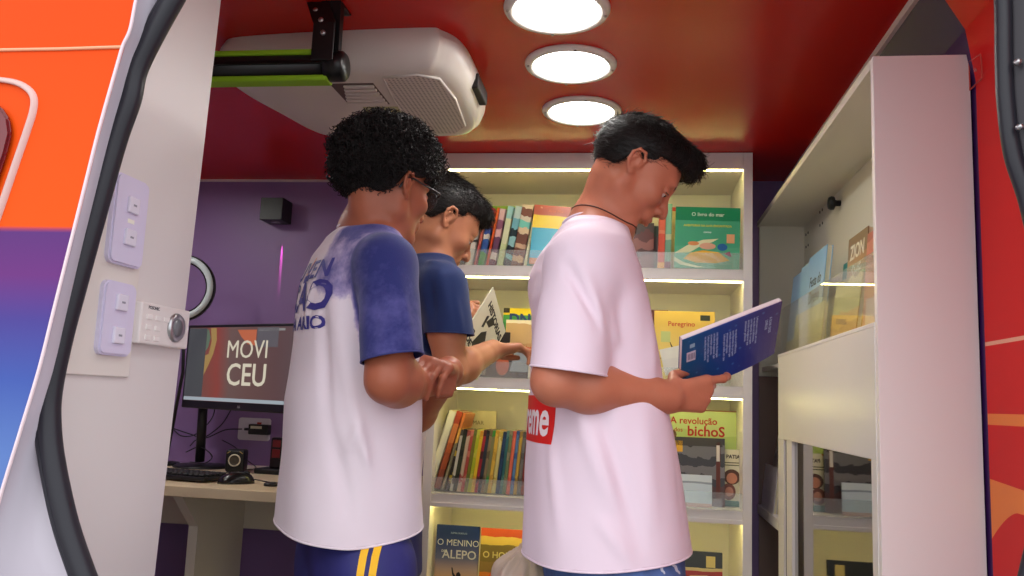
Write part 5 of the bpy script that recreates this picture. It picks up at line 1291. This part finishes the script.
lay_strands(Vc, Qc, 11000, dirB, lenB, .20, 'hair_strands', M_hair, PB, r=.0007, jitter=.3)
# shirt
secB = sections([(236, 556, 622, .12), (250, 542, 628, .165), (272, 534, 638, .182), (300, 530, 646, .186), (340, 530, 653, .186), (380, 529, 660, .186), (430, 527, 670, .188), (480, 525, 679, .190), (530, 523, 686, .194), (590, 521, 692, .198)], 1.655, yawB, .19)
enB = A3(569, 371, 1.455)
X_ = lambda px, py, y: A3(px, py, y)
foldsB = [(X_(598, 300, 1.47), X_(622, 350, 1.47), .004, .012), (X_(640, 300, 1.55), X_(655, 372, 1.52), .004, .014), (X_(566, 262, 1.43), X_(602, 330, 1.42), -.007, .010), (X_(580, 262, 1.43), X_(612, 345, 1.42), .004, .012),
          (X_(575, 400, 1.48), X_(612, 500, 1.47), .005, .016), (X_(600, 410, 1.47), X_(640, 545, 1.47), -.005, .014), (X_(640, 420, 1.50), X_(650, 520, 1.49), .005, .016), (X_(548, 440, 1.52), X_(566, 545, 1.50), .004, .014),
          (X_(662, 430, 1.56), X_(676, 540, 1.55), -.004, .012), (X_(545, 300, 1.45), X_(550, 365, 1.44), .004, .012), (X_(600, 520, 1.47), X_(630, 560, 1.47), .005, .012), (X_(560, 235, 1.5), X_(600, 250, 1.52), -.003, .01)]
hemB = lambda P: (A3(606, 572, 1.47)[2]+ .10*(P[:, 0]-A3(606, 572, 1.47)[0])+(P[:, 1]-1.47)*.03+.02*np.abs(P[:, 0]-A3(606, 572, 1.47)[0])) - P[:, 2]
M_shB = shirt_mat('pinkish_white_cotton', srgb(238, 216, 230))
sB_, bvB = tshirt(PB, 'shirt', 'plain pinkish-white t-shirt', secB, yawB, neckB, OB-neckB+V3((.05, 0, .25)), .064, [(shRB, enB, .064, .072, (-.10, .0, -1)), (shLB, shLB+fB*.09+V3((.0, .0, -.20)), .058, .066, (0, 0, -1))], M_shB, foldsB, hemB, 1, M_shB)
cB = A3(540, 418, 1.66)
b_ = bmesh.new(); bmesh.ops.create_grid(b_, x_segments=60, y_segments=16, size=1)
for v in b_.verts: v.co = Vector((v.co.x*.152, 0, v.co.y*.044))
offB = -.006
box_ = cloth_print('red_print', b_, Vector(cB)+Vector(rB)*offB, rB, fB, bvB, mat('red_print_ink', srgb(226, 26, 22), .6), sB_, off=.0008)
lt = flat_letters('Supreme', .094, .0022, .82)
cloth_print('print_lettering', lt, Vector(cB)+Vector(rB)*offB, rB, fB, bvB, mat('white_print_ink', srgb(250, 236, 240), .6), sB_, cuts=0, off=.0022)
# cord necklace
nk = []; bvN = BVHTree.FromPolygons([tuple(v) for v in VB], [tuple(q) for q in QB.tolist()])
axN = nrm(OB-neckB); cN = neckB-UP*.004+fB*.006
for k in range(41):
    a = 2*math.pi*k/40; u = fB*math.cos(a)-rB*math.sin(a); c0 = Vector(cN+axN*(.010-.030*math.cos(a)))
    h_ = bvN.ray_cast(c0+Vector(u)*.12, Vector(-u), .12)
    nk.append((h_[0]+Vector(u)*.0006) if h_[0] is not None else c0+Vector(u)*.05)
obj('necklace_cord', tube(nk, .0013, 6, False), mat('brown_cord', srgb(70, 34, 26), .6), PB, True)
M_jean = mat('blue_denim', srgb(88, 116, 176), .8, var=.45, vscale=34, bump=.4, bscale=700)
jb_, bvJ = trousers(PB, 'jeans', 'washed blue denim jeans', [(500, 545, 668, .15), (545, 545, 680, .16), (600, 548, 684, .16)], 1.65, yawB,
     [(specB['hipR'], specB['knR'], specB['anR'], (.095, .080, .068)), (specB['hipL'], specB['knL'], specB['anL'], (.095, .080, .068))], M_jean, .07)
for (x0, y0), (x1, y1) in (((655, 549), (668, 560)), ((663, 548), (676, 570)), ((670, 560), (679, 574)), ((657, 560), (664, 574))):
    g_ = bmesh.new(); q0, q1 = Vector(at(x0, y0, 1.3)), Vector(at(x1, y1, 1.3)); n_ = (q1-q0).cross(Vector((0, 1, 0))).normalized()*.0022; vs = []
    for k in range(9):
        p = q0.lerp(q1, k/8)+n_*math.sin(k*1.9)*.4; vs.append([g_.verts.new(p-n_*(.5+.5*math.sin(k*.4))), g_.verts.new(p+n_*(.5+.5*math.sin(k*.4)))])
    for a_, b2 in zip(vs[:-1], vs[1:]): g_.faces.new((a_[0], a_[1], b2[1], b2[0]))
    ok = True
    for v in g_.verts:
        d_ = (v.co-Vector((0, 0, CH))).normalized(); h_ = bvJ.ray_cast(Vector((0, 0, CH)), d_, 3)
        if h_[0] is None: ok = False
        else: v.co = h_[0]+h_[1]*.0012
    if ok: obj('worn_patch', g_, mat('worn_denim_white', srgb(206, 210, 226), .9), jb_)
    else: g_.free()
for k_ in ('anR', 'anL'): shoe(PB, specB[k_], fB, M_sole)

# the blue paperback he holds: long side runs to the right, open page edges along the top
TL, TR, BL = A3(682, 340, 1.535), A3(782, 301, 1.590), A3(688, 392, 1.650)
zl_ = nrm(TR-TL); xl_ = BL-TL; wBk = np.linalg.norm(xl_); xl_ = nrm(xl_-zl_*(xl_@zl_)); yl_ = np.cross(zl_, xl_); hBk = np.linalg.norm(TR-TL)
MB_ = Matrix(np.stack([xl_, yl_, zl_], 1).tolist())
hb_ = thing('book', 'blue paperback held open by the boy in pinkish-white, back cover towards us', 'book', tuple(TL), MB_.to_euler())
def bluecov():
    m = bpy.data.materials.new('blue_violet_cover'); m.use_nodes = True; nt = m.node_tree; b = nt.nodes['Principled BSDF']; b.inputs['Roughness'].default_value = .3
    tc = nd(nt, 'TexCoord'); s = nd(nt, 'SeparateXYZ'); nt.links.new(tc.outputs['Object'], s.inputs[0]); mr = nd(nt, 'MapRange'); mr.inputs[2].default_value = float(hBk); nt.links.new(s.outputs['Z'], mr.inputs[0])
    r = nd(nt, 'ValToRGB'); e = r.color_ramp.elements; e[0].color = srgb(28, 100, 150); e[1].color = srgb(70, 44, 120); q = e.new(.45); q.color = srgb(34, 70, 160); q = e.new(.75); q.color = srgb(48, 46, 140)
    v = nd(nt, 'TexVoronoi'); v.inputs['Scale'].default_value = 60; nt.links.new(tc.outputs['Object'], v.inputs['Vector']); r2 = nd(nt, 'ValToRGB'); r2.color_ramp.elements[0].position = .10; r2.color_ramp.elements[0].color = srgb(90, 160, 200); r2.color_ramp.elements[1].position = .22; r2.color_ramp.elements[1].color = (0, 0, 0, 1)
    nt.links.new(v.outputs['Distance'], r2.inputs[0]); ad_ = nd(nt, 'Mix', data_type='RGBA', blend_type='ADD'); ad_.inputs[0].default_value = .35; nt.links.new(mr.outputs[0], r.inputs[0]); nt.links.new(r.outputs[0], ad_.inputs[6]); nt.links.new(r2.outputs[0], ad_.inputs[7]); nt.links.new(ad_.outputs[2], b.inputs['Base Color']); return m
tB = .010; bend = lambda x, z: -.006*math.cos(z/hBk*math.pi)*0+ .010*(z/hBk-.5)**2*4*(x/wBk)
def slab(x0, x1, y0, y1, z0, z1, nx=6, nz=14):
    b = bmesh.new(); G = {}
    for side, yy in ((0, y0), (1, y1)):
        for i in range(nx+1):
            for k in range(nz+1):
                x = x0+(x1-x0)*i/nx; z = z0+(z1-z0)*k/nz; G[side, i, k] = b.verts.new((x, yy+bend(x, z), z))
    for i in range(nx):
        for k in range(nz):
            b.faces.new((G[0, i, k], G[0, i+1, k], G[0, i+1, k+1], G[0, i, k+1])); b.faces.new((G[1, i, k], G[1, i, k+1], G[1, i+1, k+1], G[1, i+1, k]))
    for k in range(nz):
        b.faces.new((G[0, 0, k], G[0, 0, k+1], G[1, 0, k+1], G[1, 0, k])); b.faces.new((G[0, nx, k], G[1, nx, k], G[1, nx, k+1], G[0, nx, k+1]))
    for i in range(nx):
        b.faces.new((G[0, i, 0], G[1, i, 0], G[1, i+1, 0], G[0, i+1, 0])); b.faces.new((G[0, i, nz], G[0, i+1, nz], G[1, i+1, nz], G[1, i, nz]))
    bmesh.ops.recalc_face_normals(b, faces=b.faces); return b
cvB = obj('back_cover', slab(0, wBk, -.0012, 0, 0, hBk), bluecov(), hb_, world=False)
obj('pages', slab(-.0015, wBk-.001, 0, tB-.001, .001, hBk-.001), mat('pinkish_pages', srgb(240, 222, 222), .7), hb_, world=False)
obj('front_cover', slab(0, wBk, tB-.001, tB, 0, hBk), mat('blue_violet_inner', srgb(60, 70, 150), .35), hb_, world=False)
obj('spine', slab(wBk-.001, wBk+.0002, -.0012, tB, 0, hBk, 1, 14), mat('blue_violet_inner', srgb(60, 70, 150), .35), hb_, world=False)
M_pt = mat('cover_small_print', srgb(170, 186, 226), .5)
def ptxt(s, x, z, sz, name='small_print', col=None, bold=.0001):
    b = text_bm(s, sz, bold, .0001, 'LEFT')
    for v in b.verts: v.co.x += x; v.co.z += z; v.co.y += -.0016+bend(v.co.x, v.co.z)
    obj(name, b, col or M_pt, cvB, world=False)
TX = {.158: 'Leitura para todos, em casa', .150: 'na escola e na biblioteca,', .142: 'com historias de coragem', .134: 'amizade e imaginacao que', .126: 'atravessam geracoes.'}
for blk, (zc, rows) in enumerate(((.158, 5), (.113, 5), (.073, 5))):
    for r_ in range(rows):
        ptxt(list(TX.values())[(r_+blk) % 5], .014+(.012 if blk == 1 else 0), zc-.0062*r_, .0064)
ptxt('A ILHA DOS', .030, hBk-.022, .008, bold=.0002); ptxt('LIVROS', .034, hBk-.031, .008, bold=.0002)
def cpatch(x0, z0, x1, z1, m, name, d=.0002):
    b = slab(x0, x1, -.0014-d, -.0013, z0, z1, 3, 3); return obj(name, b, m, cvB, world=False)
cpatch(.040, .010, .066, .028, mat('label_white', srgb(214, 210, 230), .5), 'label')
for k in range(5): cpatch(.045, .0125+.003*k, .061, .0138+.003*k, mat('label_grey', srgb(120, 110, 150), .5), 'label_line', .0005)
cpatch(.020, .016, .030, .026, mat('pale_emblem', srgb(150, 190, 214), .5), 'emblem')

# ----------------------------------------------------------------- boy with curly hair and glasses, back turned
yawA = 38; fA = nrm((math.cos(math.radians(yawA)), math.sin(math.radians(yawA)), 0)); rA = np.array([fA[1], -fA[0], 0])
RA = rot_frame(57, 6, 0); sA = .95
earA = A3(408, 184, 1.535); OA = earA-RA@np.array([-.008, -.084, .0])*sA
PA = thing('person', 'boy with curly black hair and glasses, blue tie-dyed sleeve, back turned to us', 'person', (float(A3(352, 540, 1.62)[0]), 1.62, 0))
neckA = A3(368, 229, 1.61); shRA = A3(387, 264, 1.485); shLA = shRA-rA*.325
elA = A3(389, 380, 1.435); wrA = A3(419, 384, 1.585)
elLA = A3(404, 424, 1.86); wrLA = A3(449, 371, 1.665)
hR = dict(wrist=wrA, d=(.74, .62, .12), n=(-.5, .75, -.2), s=(.0, .1, 1), curls=[(45, 55, 35), (50, 60, 35), (56, 60, 35), (60, 60, 35)], thumb=((.8, .5, .4), (.9, .1, .4), (.9, -.1, .5)), sc=.80)
hL = dict(wrist=wrLA, d=(-.10, -.90, .12), n=(-.25, -.15, -.95), s=(-.9, -.1, .3), curls=[(40, 45, 25), (46, 42, 25), (50, 38, 22), (54, 34, 22)], thumb=((.6, .7, .2), (.8, .3, .5), (.8, .1, .6)), sc=.90)
hipA = A3(355, 566, 1.62)
specA = dict(O=OA, R=RA, s=sA, neck=neckA, fwd=fA, shR=shRA, shL=shLA, elR=elA, elL=elLA, wrR=wrA, wrL=wrLA, chest=A3(355, 320, 1.62), pelvis=A3(355, 525, 1.62), zcut=.62, arm=1.10, neckr=.88,
             hands=[hR, hL], hipR=hipA+rA*.085, hipL=hipA-rA*.085, knR=hipA+rA*.10+fA*.03-UP*.30, knL=hipA-rA*.10+fA*.03-UP*.30, anR=hipA*V3((1, 1, 0))+rA*.11+UP*.085, anL=hipA*V3((1, 1, 0))-rA*.11+UP*.085)
M_skA = skin('brown_skin', srgb(164, 92, 66))
bA, _ = body_mesh('body', specA, M_skA, PA); eyes(PA, OA, RA, sA)
def keepA(L_):
    x, y, z = L_[..., 0], np.abs(L_[..., 1]), L_[..., 2]
    low = -(z-np.interp(x, [-.12, -.06, -.03, -.012, .01, .05, .12], [-.040, -.030, -.012, .018, .022, .040, .060]))
    return np.maximum(low, x-.10)
capA, Vc, Qc = hair_cap('hair', PA, OA, RA, sA, [((-.010, 0, .038), (.098, .082, .090), 0), ((-.010, 0, .070), (.104, .090, .080), .03), ((.030, 0, .084), (.074, .074, .056), .03)], keepA, M_hair2, noise=.004)
P, N = surf_samples(Vc, Qc, 6500, rng); Lh = (P-OA)@RA; ok_ = ~((np.abs(Lh[:, 1]) > .055) & (Lh[:, 0] > -.034) & (Lh[:, 2] < .034)); P, N = P[ok_], N[ok_]; T1 = np.cross(N, rng.normal(size=N.shape)); T1 /= np.linalg.norm(T1, axis=1, keepdims=True); T2 = np.cross(N, T1)
LzA = ((P-OA)@RA)[:, 2]; amp = np.clip((LzA+.05)/.06, .40, 1)[:, None, None]
t = np.linspace(0, 1, 11)[None, :, None]; rr = (.0036+.0038*rng.random((len(P), 1, 1)))*amp; ph = rng.random((len(P), 1, 1))*6.3; tw = 6.2+5*rng.random((len(P), 1, 1))
ax_ = (N+rng.normal(0, .45, N.shape)); ax_ /= np.linalg.norm(ax_, axis=1, keepdims=True)
paths = P[:, None]-N[:, None]*.004+ax_[:, None]*t*((.012+.018*rng.random((len(P), 1, 1)))*amp)+rr*(np.cos(ph+tw*t)*T1[:, None]+np.sin(ph+tw*t)*T2[:, None])
v_, f_ = strands(paths, .0013, .0009, 4); mesh_np('hair_curls', v_, f_, M_hair2, PA)
# shirt with tie-dyed right sleeve
secA = sections([(240, 326, 398, .10), (256, 310, 410, .135), (282, 300, 417, .148), (310, 296, 420, .152), (345, 294, 420, .152), (400, 287, 420, .152), (450, 285, 420, .152), (500, 281, 420, .154), (560, 276, 421, .154)], 1.62, yawA, .15)
enA = A3(392, 358, 1.435)
foldsA = [(X_(336, 290, 1.48), X_(352, 400, 1.47), .006, .016), (X_(352, 400, 1.47), X_(384, 520, 1.47), .006, .016), (X_(322, 300, 1.49), X_(330, 420, 1.48), -.006, .013), (X_(330, 420, 1.48), X_(350, 520, 1.47), -.005, .014), (X_(302, 380, 1.55), X_(296, 500, 1.54), .004, .012),
          (X_(372, 410, 1.45), X_(405, 470, 1.47), .005, .014), (X_(365, 415, 1.46), X_(345, 455, 1.47), .003, .012), (X_(312, 262, 1.5), X_(304, 330, 1.52), .004, .010), (X_(404, 430, 1.5), X_(398, 520, 1.5), -.004, .012), (X_(317, 430, 1.5), X_(312, 525, 1.5), .004, .012),
          (X_(400, 250, 1.42), X_(414, 345, 1.40), .004, .012), (X_(372, 270, 1.40), X_(376, 350, 1.39), -.003, .014), (X_(346, 240, 1.47), X_(338, 290, 1.47), -.004, .010)]
hz = A3(352, 549, 1.48)
hemA = lambda P: (hz[2]+.08*np.abs(P[:, 0]-hz[0])+.10*(P[:, 1]-1.48))-P[:, 2]
def maskA(V):
    ds = d_limb(V, shRA, enA, .062, .062); v = (V-neckA)@rA; z = V[:, 2]
    w1 = np.clip(1-ds/.05, 0, 1); w2 = np.clip((v-.0)/.05, 0, 1)*np.clip((z-(shRA[2]-.10))/.06, 0, 1)
    low = np.clip((z-enA[2]+.0)/.03+1, 0, 1); fr = np.clip(((V-neckA)@fA)/.04, 0, 1)
    return np.clip(np.maximum(w1*np.clip((-ds+.022)/.02, 0, 1)*.90, w2*.60), 0, 1)
M_shA = shirt_mat('white_blue_tie_dye_cotton', WHT, ((176, 160, 200), (92, 88, 150), (40, 44, 104)))
M_blueA = mat('navy_rib', srgb(52, 54, 112), .8)
sA_, bvA = tshirt(PA, 'shirt', 'white t-shirt with blue tie-dyed right sleeve and shoulder', secA, yawA, neckA, OA-neckA+V3((0, 0, .25)), .060, [(shRA, enA, .056, .058, (.22, -.05, -1)), (shLA, shLA+V3((.02, .03, -.20)), .056, .060, (0, 0, -1))], M_shA, foldsA, hemA, 4, M_shA, mask=maskA, shr=(.046, .054), hem_m=M_blueA)
M_ink = mat('blue_print_ink', srgb(62, 56, 140), .6); cA = A3(300, 300, 1.6)
nA = nrm((.93, .37, 0)); tA = np.array([nA[1], -nA[0], 0])
def ptA(s_, px, py, sz, bold, sx=1, col=None):
    q = A3(px, py, 1.55); lt = flat_letters(s_, sz, bold, sx); cloth_print('print_lettering', lt, Vector(q), Vector(tA), Vector(nA), bvA, col or M_ink, sA_, off=.0015)
ptA('JUVEN', 312, 272, .050, .0012, 1.1); ptA('ÇÃO', 310, 299, .078, .0028, 1.1); ptA('DA ARIO', 311, 325, .034, .0012, 1.1)
ptA('/', 306, 268, .05, .001, 1, mat('orange_print_ink', srgb(236, 150, 96), .6))
# shorts
M_sho = mat('navy_sport_fabric', srgb(46, 46, 116), .6, var=.25, vscale=14)
so2, bvS = trousers(PA, 'shorts', 'navy shorts with two yellow stripes down the side', [(505, 304, 400, .12), (548, 302, 404, .125), (600, 300, 406, .13)], 1.62, yawA,
     [(specA['hipR'], specA['hipR']*.0+specA['hipR']-UP*.22, specA['knR'], (.080, .086, .086)), (specA['hipL'], specA['hipL']-UP*.22, specA['knL'], (.080, .086, .086))], M_sho, specA['knR'][2]+.02)
def stripe(x0, x1):
    g_ = bmesh.new(); rows = []
    for k in range(13):
        z = hz[2]+.07-.33*k/12
        rows.append([Vector((x0, 1.2, z)), Vector((x1, 1.2, z))])
    vs = []
    for r_ in rows:
        rr_ = []
        for p in r_:
            h_ = bvS.ray_cast(p, Vector((0, 1, 0)), 1); rr_.append(None if h_[0] is None else g_.verts.new(h_[0]+h_[1]*.0018))
        vs.append(rr_)
    for a_, b2 in zip(vs[:-1], vs[1:]):
        if None in a_ or None in b2: continue
        g_.faces.new((a_[0], a_[1], b2[1], b2[0]))
    obj('stripe', g_, mat('yellow_stripe', srgb(246, 188, 30), .6), so2)
for a_, b2 in ((359.5, 366.5), (370.5, 377)): stripe(A3(a_, 560, 1.48)[0], A3(b2, 560, 1.48)[0])
for k_ in ('anR', 'anL'): shoe(PA, specA[k_], fA, M_sole)
# glasses
gl = thing('eyeglasses', 'dark rimmed eyeglasses worn by the curly-haired boy', 'glasses', tuple(OA+RA@np.array([.10, 0, .005])))
GT = lambda x, y, z: Vector(OA+RA@(np.array([x, y, z])*sA))
M_rim = mat('dark_glasses_frame', srgb(34, 30, 34), .3)
for y in (-1, 1):
    ring = [GT(.104-.010*abs(math.cos(a))*0-.006*(math.cos(a)*.5+.5), y*(.034+.025*math.cos(a)), .001+.020*math.sin(a)) for a in [2*math.pi*k/28 for k in range(29)]]
    obj('rim', tube(ring, .0016, 8, False), M_rim, gl, True)
    lb_ = bmesh.new(); c_ = lb_.verts.new(GT(.1015, y*.034, .001)); vv = [lb_.verts.new(p) for p in ring[:-1]]
    for k in range(28): lb_.faces.new((c_, vv[k], vv[(k+1) % 28]))
    obj('lens', lb_, M_pane, gl)
    obj('temple', tube(smooth_path([GT(.099, y*.060, .008), GT(.090, y*.074, .012), GT(.04, y*.080, .014), GT(.004, y*.0835, .016), GT(-.014, y*.084, .008), GT(-.026, y*.080, -.012)], 5), .0020, 8, flat=1.4), M_rim, gl, True)
obj('bridge', tube([GT(.104, -.009, .006), GT(.109, 0, .009), GT(.104, .009, .006)], .0014, 8), M_rim, gl, True)

# ----------------------------------------------------------------- boy in navy and white behind, taking a booklet
yawC = 40; fC = nrm((math.cos(math.radians(yawC)), math.sin(math.radians(yawC)), 0)); rC = np.array([fC[1], -fC[0], 0])
RC_ = rot_frame(33, 31, 0); sC = 1.0
earC = A3(449, 216, 1.985); OC = earC-RC_@np.array([-.008, -.084, .0])*sC
PC = thing('person', 'boy in a navy-sleeved t-shirt standing behind, leafing through a booklet at the shelf', 'person', (float(A3(402, 540, 2.06)[0]), 2.06, 0))
neckC = A3(424, 256, 2.075); shRC = A3(443, 286, 1.955); shLC = shRC-rC*.32
elC = A3(450, 372, 1.945); wrC = A3(493, 350, 2.15); elLC = A3(432, 350, 2.34); wrLC = A3(441, 317, 2.20)
hRC = dict(wrist=wrC, d=(.74, .62, .16), n=(.35, .15, -.90), s=(-.5, .75, .1), curls=[(18, 38, 25), (24, 42, 28), (30, 46, 30), (36, 48, 30)], thumb=((.8, .45, .2), (.95, .1, .2), (1, -.1, .2)), sc=.86)
hLC = dict(wrist=wrLC, d=(.86, .05, .18), n=(.25, .75, -.60), s=(-.1, -.35, .8), curls=[(30, 62, 40), (38, 66, 45), (46, 68, 45), (52, 68, 45)], thumb=((.8, .6, .1), (.95, .3, .1), (1, .1, .1)), sc=.92)
hipC = A3(380, 520, 2.08)
specC = dict(O=OC, R=RC_, s=sC, neck=neckC, fwd=fC, shR=shRC, shL=shLC, elR=elC, elL=elLC, wrR=wrC, wrL=wrLC, chest=A3(398, 325, 2.08), pelvis=A3(384, 480, 2.08), zcut=.66,
             hands=[hRC, hLC], hipR=hipC+rC*.065, hipL=hipC-rC*.085, knR=hipC+rC*.10+fC*.03-UP*.34, knL=hipC-rC*.10+fC*.03-UP*.34, anR=hipC*V3((1, 1, 0))+rC*.11+UP*.085, anL=hipC*V3((1, 1, 0))-rC*.11+UP*.085)
M_skC = skin('light_tan_skin', srgb(196, 132, 98))
bC, _ = body_mesh('body', specC, M_skC, PC); eyes(PC, OC, RC_, sC)
capC, Vc, Qc = hair_cap('hair', PC, OC, RC_, sC, [((-.016, 0, .040), (.101, .082, .088), 0), ((.020, 0, .066), (.080, .070, .056), .02), ((.064, 0, .078), (.040, .056, .030), .03)], keepB, M_hair)
def dirC(P):
    L_ = (P-OC)@RC_; d = np.zeros_like(L_); top = np.clip((L_[:, 2]-.04)/.05, 0, 1); d[:, 0] = 1.0*top+.2*(1-top); d[:, 2] = -1*(1-top); d[:, 1] = -.3*top; return d@RC_.T
lenC = lambda P: .007+.012*np.clip((((P-OC)@RC_)[:, 2]-.05)/.05, 0, 1)
lay_strands(Vc, Qc, 8000, dirC, lenC, .24, 'hair_strands', M_hair, PC, r=.0008, jitter=.35)
secC = sections([(262, 392, 452, .10), (278, 376, 458, .13), (305, 372, 452, .145), (340, 372, 440, .145), (400, 366, 425, .14), (470, 360, 415, .14), (530, 356, 412, .14)], 2.08, yawC, .15)
enC = A3(449, 334, 1.945)
foldsC = [(X_(440, 270, 1.9), X_(450, 325, 1.9), .005, .012), (X_(430, 275, 1.9), X_(436, 330, 1.9), -.004, .012), (X_(420, 255, 1.95), X_(440, 262, 1.92), .004, .012), (X_(457, 290, 1.9), X_(462, 335, 1.9), .003, .010)]
hz2 = A3(390, 505, 2.0)[2]
def maskC(V):
    ds = d_limb(V, shRC, enC, .062, .062); z = V[:, 2]; v = (V-neckC)@rC
    return np.clip(np.maximum(np.clip(1-ds/.03, 0, 1), np.clip((z-(shRC[2]-.12))/.05, 0, 1)), 0, 1)*1.4
M_navC = mat('dark_navy_rib', srgb(34, 50, 96), .8)
M_shC = shirt_mat('navy_and_white_cotton', WHT, ((120, 130, 170), (40, 60, 110), (26, 44, 92)))
sC_, bvC = tshirt(PC, 'shirt', 'white t-shirt with navy shoulders and sleeves', secC, yawC, neckC, OC-neckC+V3((.05, 0, .25)), .060, [(shRC, enC, .058, .060, (.0, -.0, -1)), (shLC, shLC+V3((.04, .08, -.17)), .056, .060, (.1, .2, -1))], M_shC, foldsC, lambda P: hz2-P[:, 2], 7, M_blueA, mask=maskC, shr=(.046, .054), hem_m=M_navC)
trousers(PC, 'shorts', 'navy shorts', [(470, 360, 414, .11), (520, 358, 412, .11), (560, 356, 410, .11)], 2.08, yawC,
     [(specC['hipR'], specC['hipR']-UP*.22, specC['knR'], (.070, .074, .074)), (specC['hipL'], specC['hipL']-UP*.22, specC['knL'], (.070, .074, .074))], M_sho, specC['knR'][2]+.02)
for k_ in ('anR', 'anL'): shoe(PC, specC[k_], fC, M_sole)
# booklet in his left hand
q0, q1, q3 = A3(493, 287, 2.22), A3(503, 335, 2.335), A3(462, 336, 2.10)
zk = q0-q3; hk_ = float(np.linalg.norm(zk)); zk = nrm(zk); xk = q1-q0; wk = float(np.linalg.norm(xk)); xk = nrm(xk-zk*(xk@zk)); yk = np.cross(zk, xk)
bkM = Matrix(np.stack([xk, yk, zk], 1).tolist())
zn = thing('booklet', 'black and white printed booklet held by the boy in navy', 'booklet', tuple(q3), bkM.to_euler())
cz = obj('cover', bx((0, -.0012, 0), (wk, 0, hk_)), mat('booklet_paper', srgb(222, 222, 200), .6), zn, world=False)
obj('pages', bx((.001, 0, .001), (wk-.001, .003, hk_-.001)), M_paper, zn, world=False)
def zt2(s_, x, z, sz, rot=90, bold=.001, sx=1):
    b = text_bm(s_, sz, bold, .0001, 'CENTER', sx); b.transform(Matrix.Translation((x, -.0014, z)) @ Matrix.Rotation(math.radians(rot), 4, 'Y'))
    obj('lettering', b, mat('black_ink', srgb(22, 22, 24), .5), cz, world=False)
zt2('HISTORIAS', wk*.56, hk_*.80, .030, 0, .0014, .95); zt2('DE AFRICA', wk*.5, hk_*.10, .028, 0, .0014, 1.0)
for poly in ([(.30, .15), (.45, .10), (.55, .25), (.62, .18), (.66, .40), (.50, .55), (.38, .42)], [(.35, .60), (.50, .62), (.60, .78), (.44, .80)], [(.30, .46), (.36, .50), (.34, .72), (.28, .66)], [(.05, .20), (.25, .22), (.22, .30), (.08, .27)]):
    b = prism([Vector((x*wk, -.0014, z*hk_)) for x, z in poly], (0, .0002, 0)); obj('picture', b, mat('black_ink', srgb(22, 22, 24), .5), cz, world=False)

# ----------------------------------------------------------------- crumpled translucent bag between the boys
F = Field((-.34, 1.68, .30), (-.08, 1.94, .80), .005)
F.limb(A3(522, 575, 1.80), A3(534, 552, 1.80), .055, .022, .0).limb(A3(530, 590, 1.80), A3(515, 700, 1.80), .07, .10, .04).limb(A3(534, 552, 1.80), A3(548, 530, 1.80), .020, .012, .02)
g = np.meshgrid(*[a.astype(np.float32) for a in F.ax], indexing='ij'); P = np.stack(g, -1); x_ = P[..., 0]-A3(530, 560, 1.8)[0]; y_ = P[..., 1]-1.8; an_ = np.arctan2(y_, x_)
F.D += (.005*np.sin(an_*11+P[..., 2]*16)+.003*np.sin(an_*19-P[..., 2]*30)).astype(np.float32)
V, Q = F.surface(1)
bg = mesh_np('plastic_bag', V, Q, None, None)
mb_ = bpy.data.materials.new('translucent_plastic_film'); mb_.use_nodes = True; nt = mb_.node_tree; nt.nodes.clear(); out = nd(nt, 'OutputMaterial'); tr = nd(nt, 'BsdfTransparent'); pb = nd(nt, 'BsdfPrincipled'); mx = nd(nt, 'MixShader')
pb.inputs['Base Color'].default_value = srgb(206, 184, 170); pb.inputs['Roughness'].default_value = .3; mx.inputs[0].default_value = .62
nt.links.new(tr.outputs[0], mx.inputs[1]); nt.links.new(pb.outputs[0], mx.inputs[2]); nt.links.new(mx.outputs[0], out.inputs[0]); bg.data.materials.append(mb_)
tag(bg, 'crumpled translucent plastic bag hanging low behind the boy in pinkish-white', 'bag')
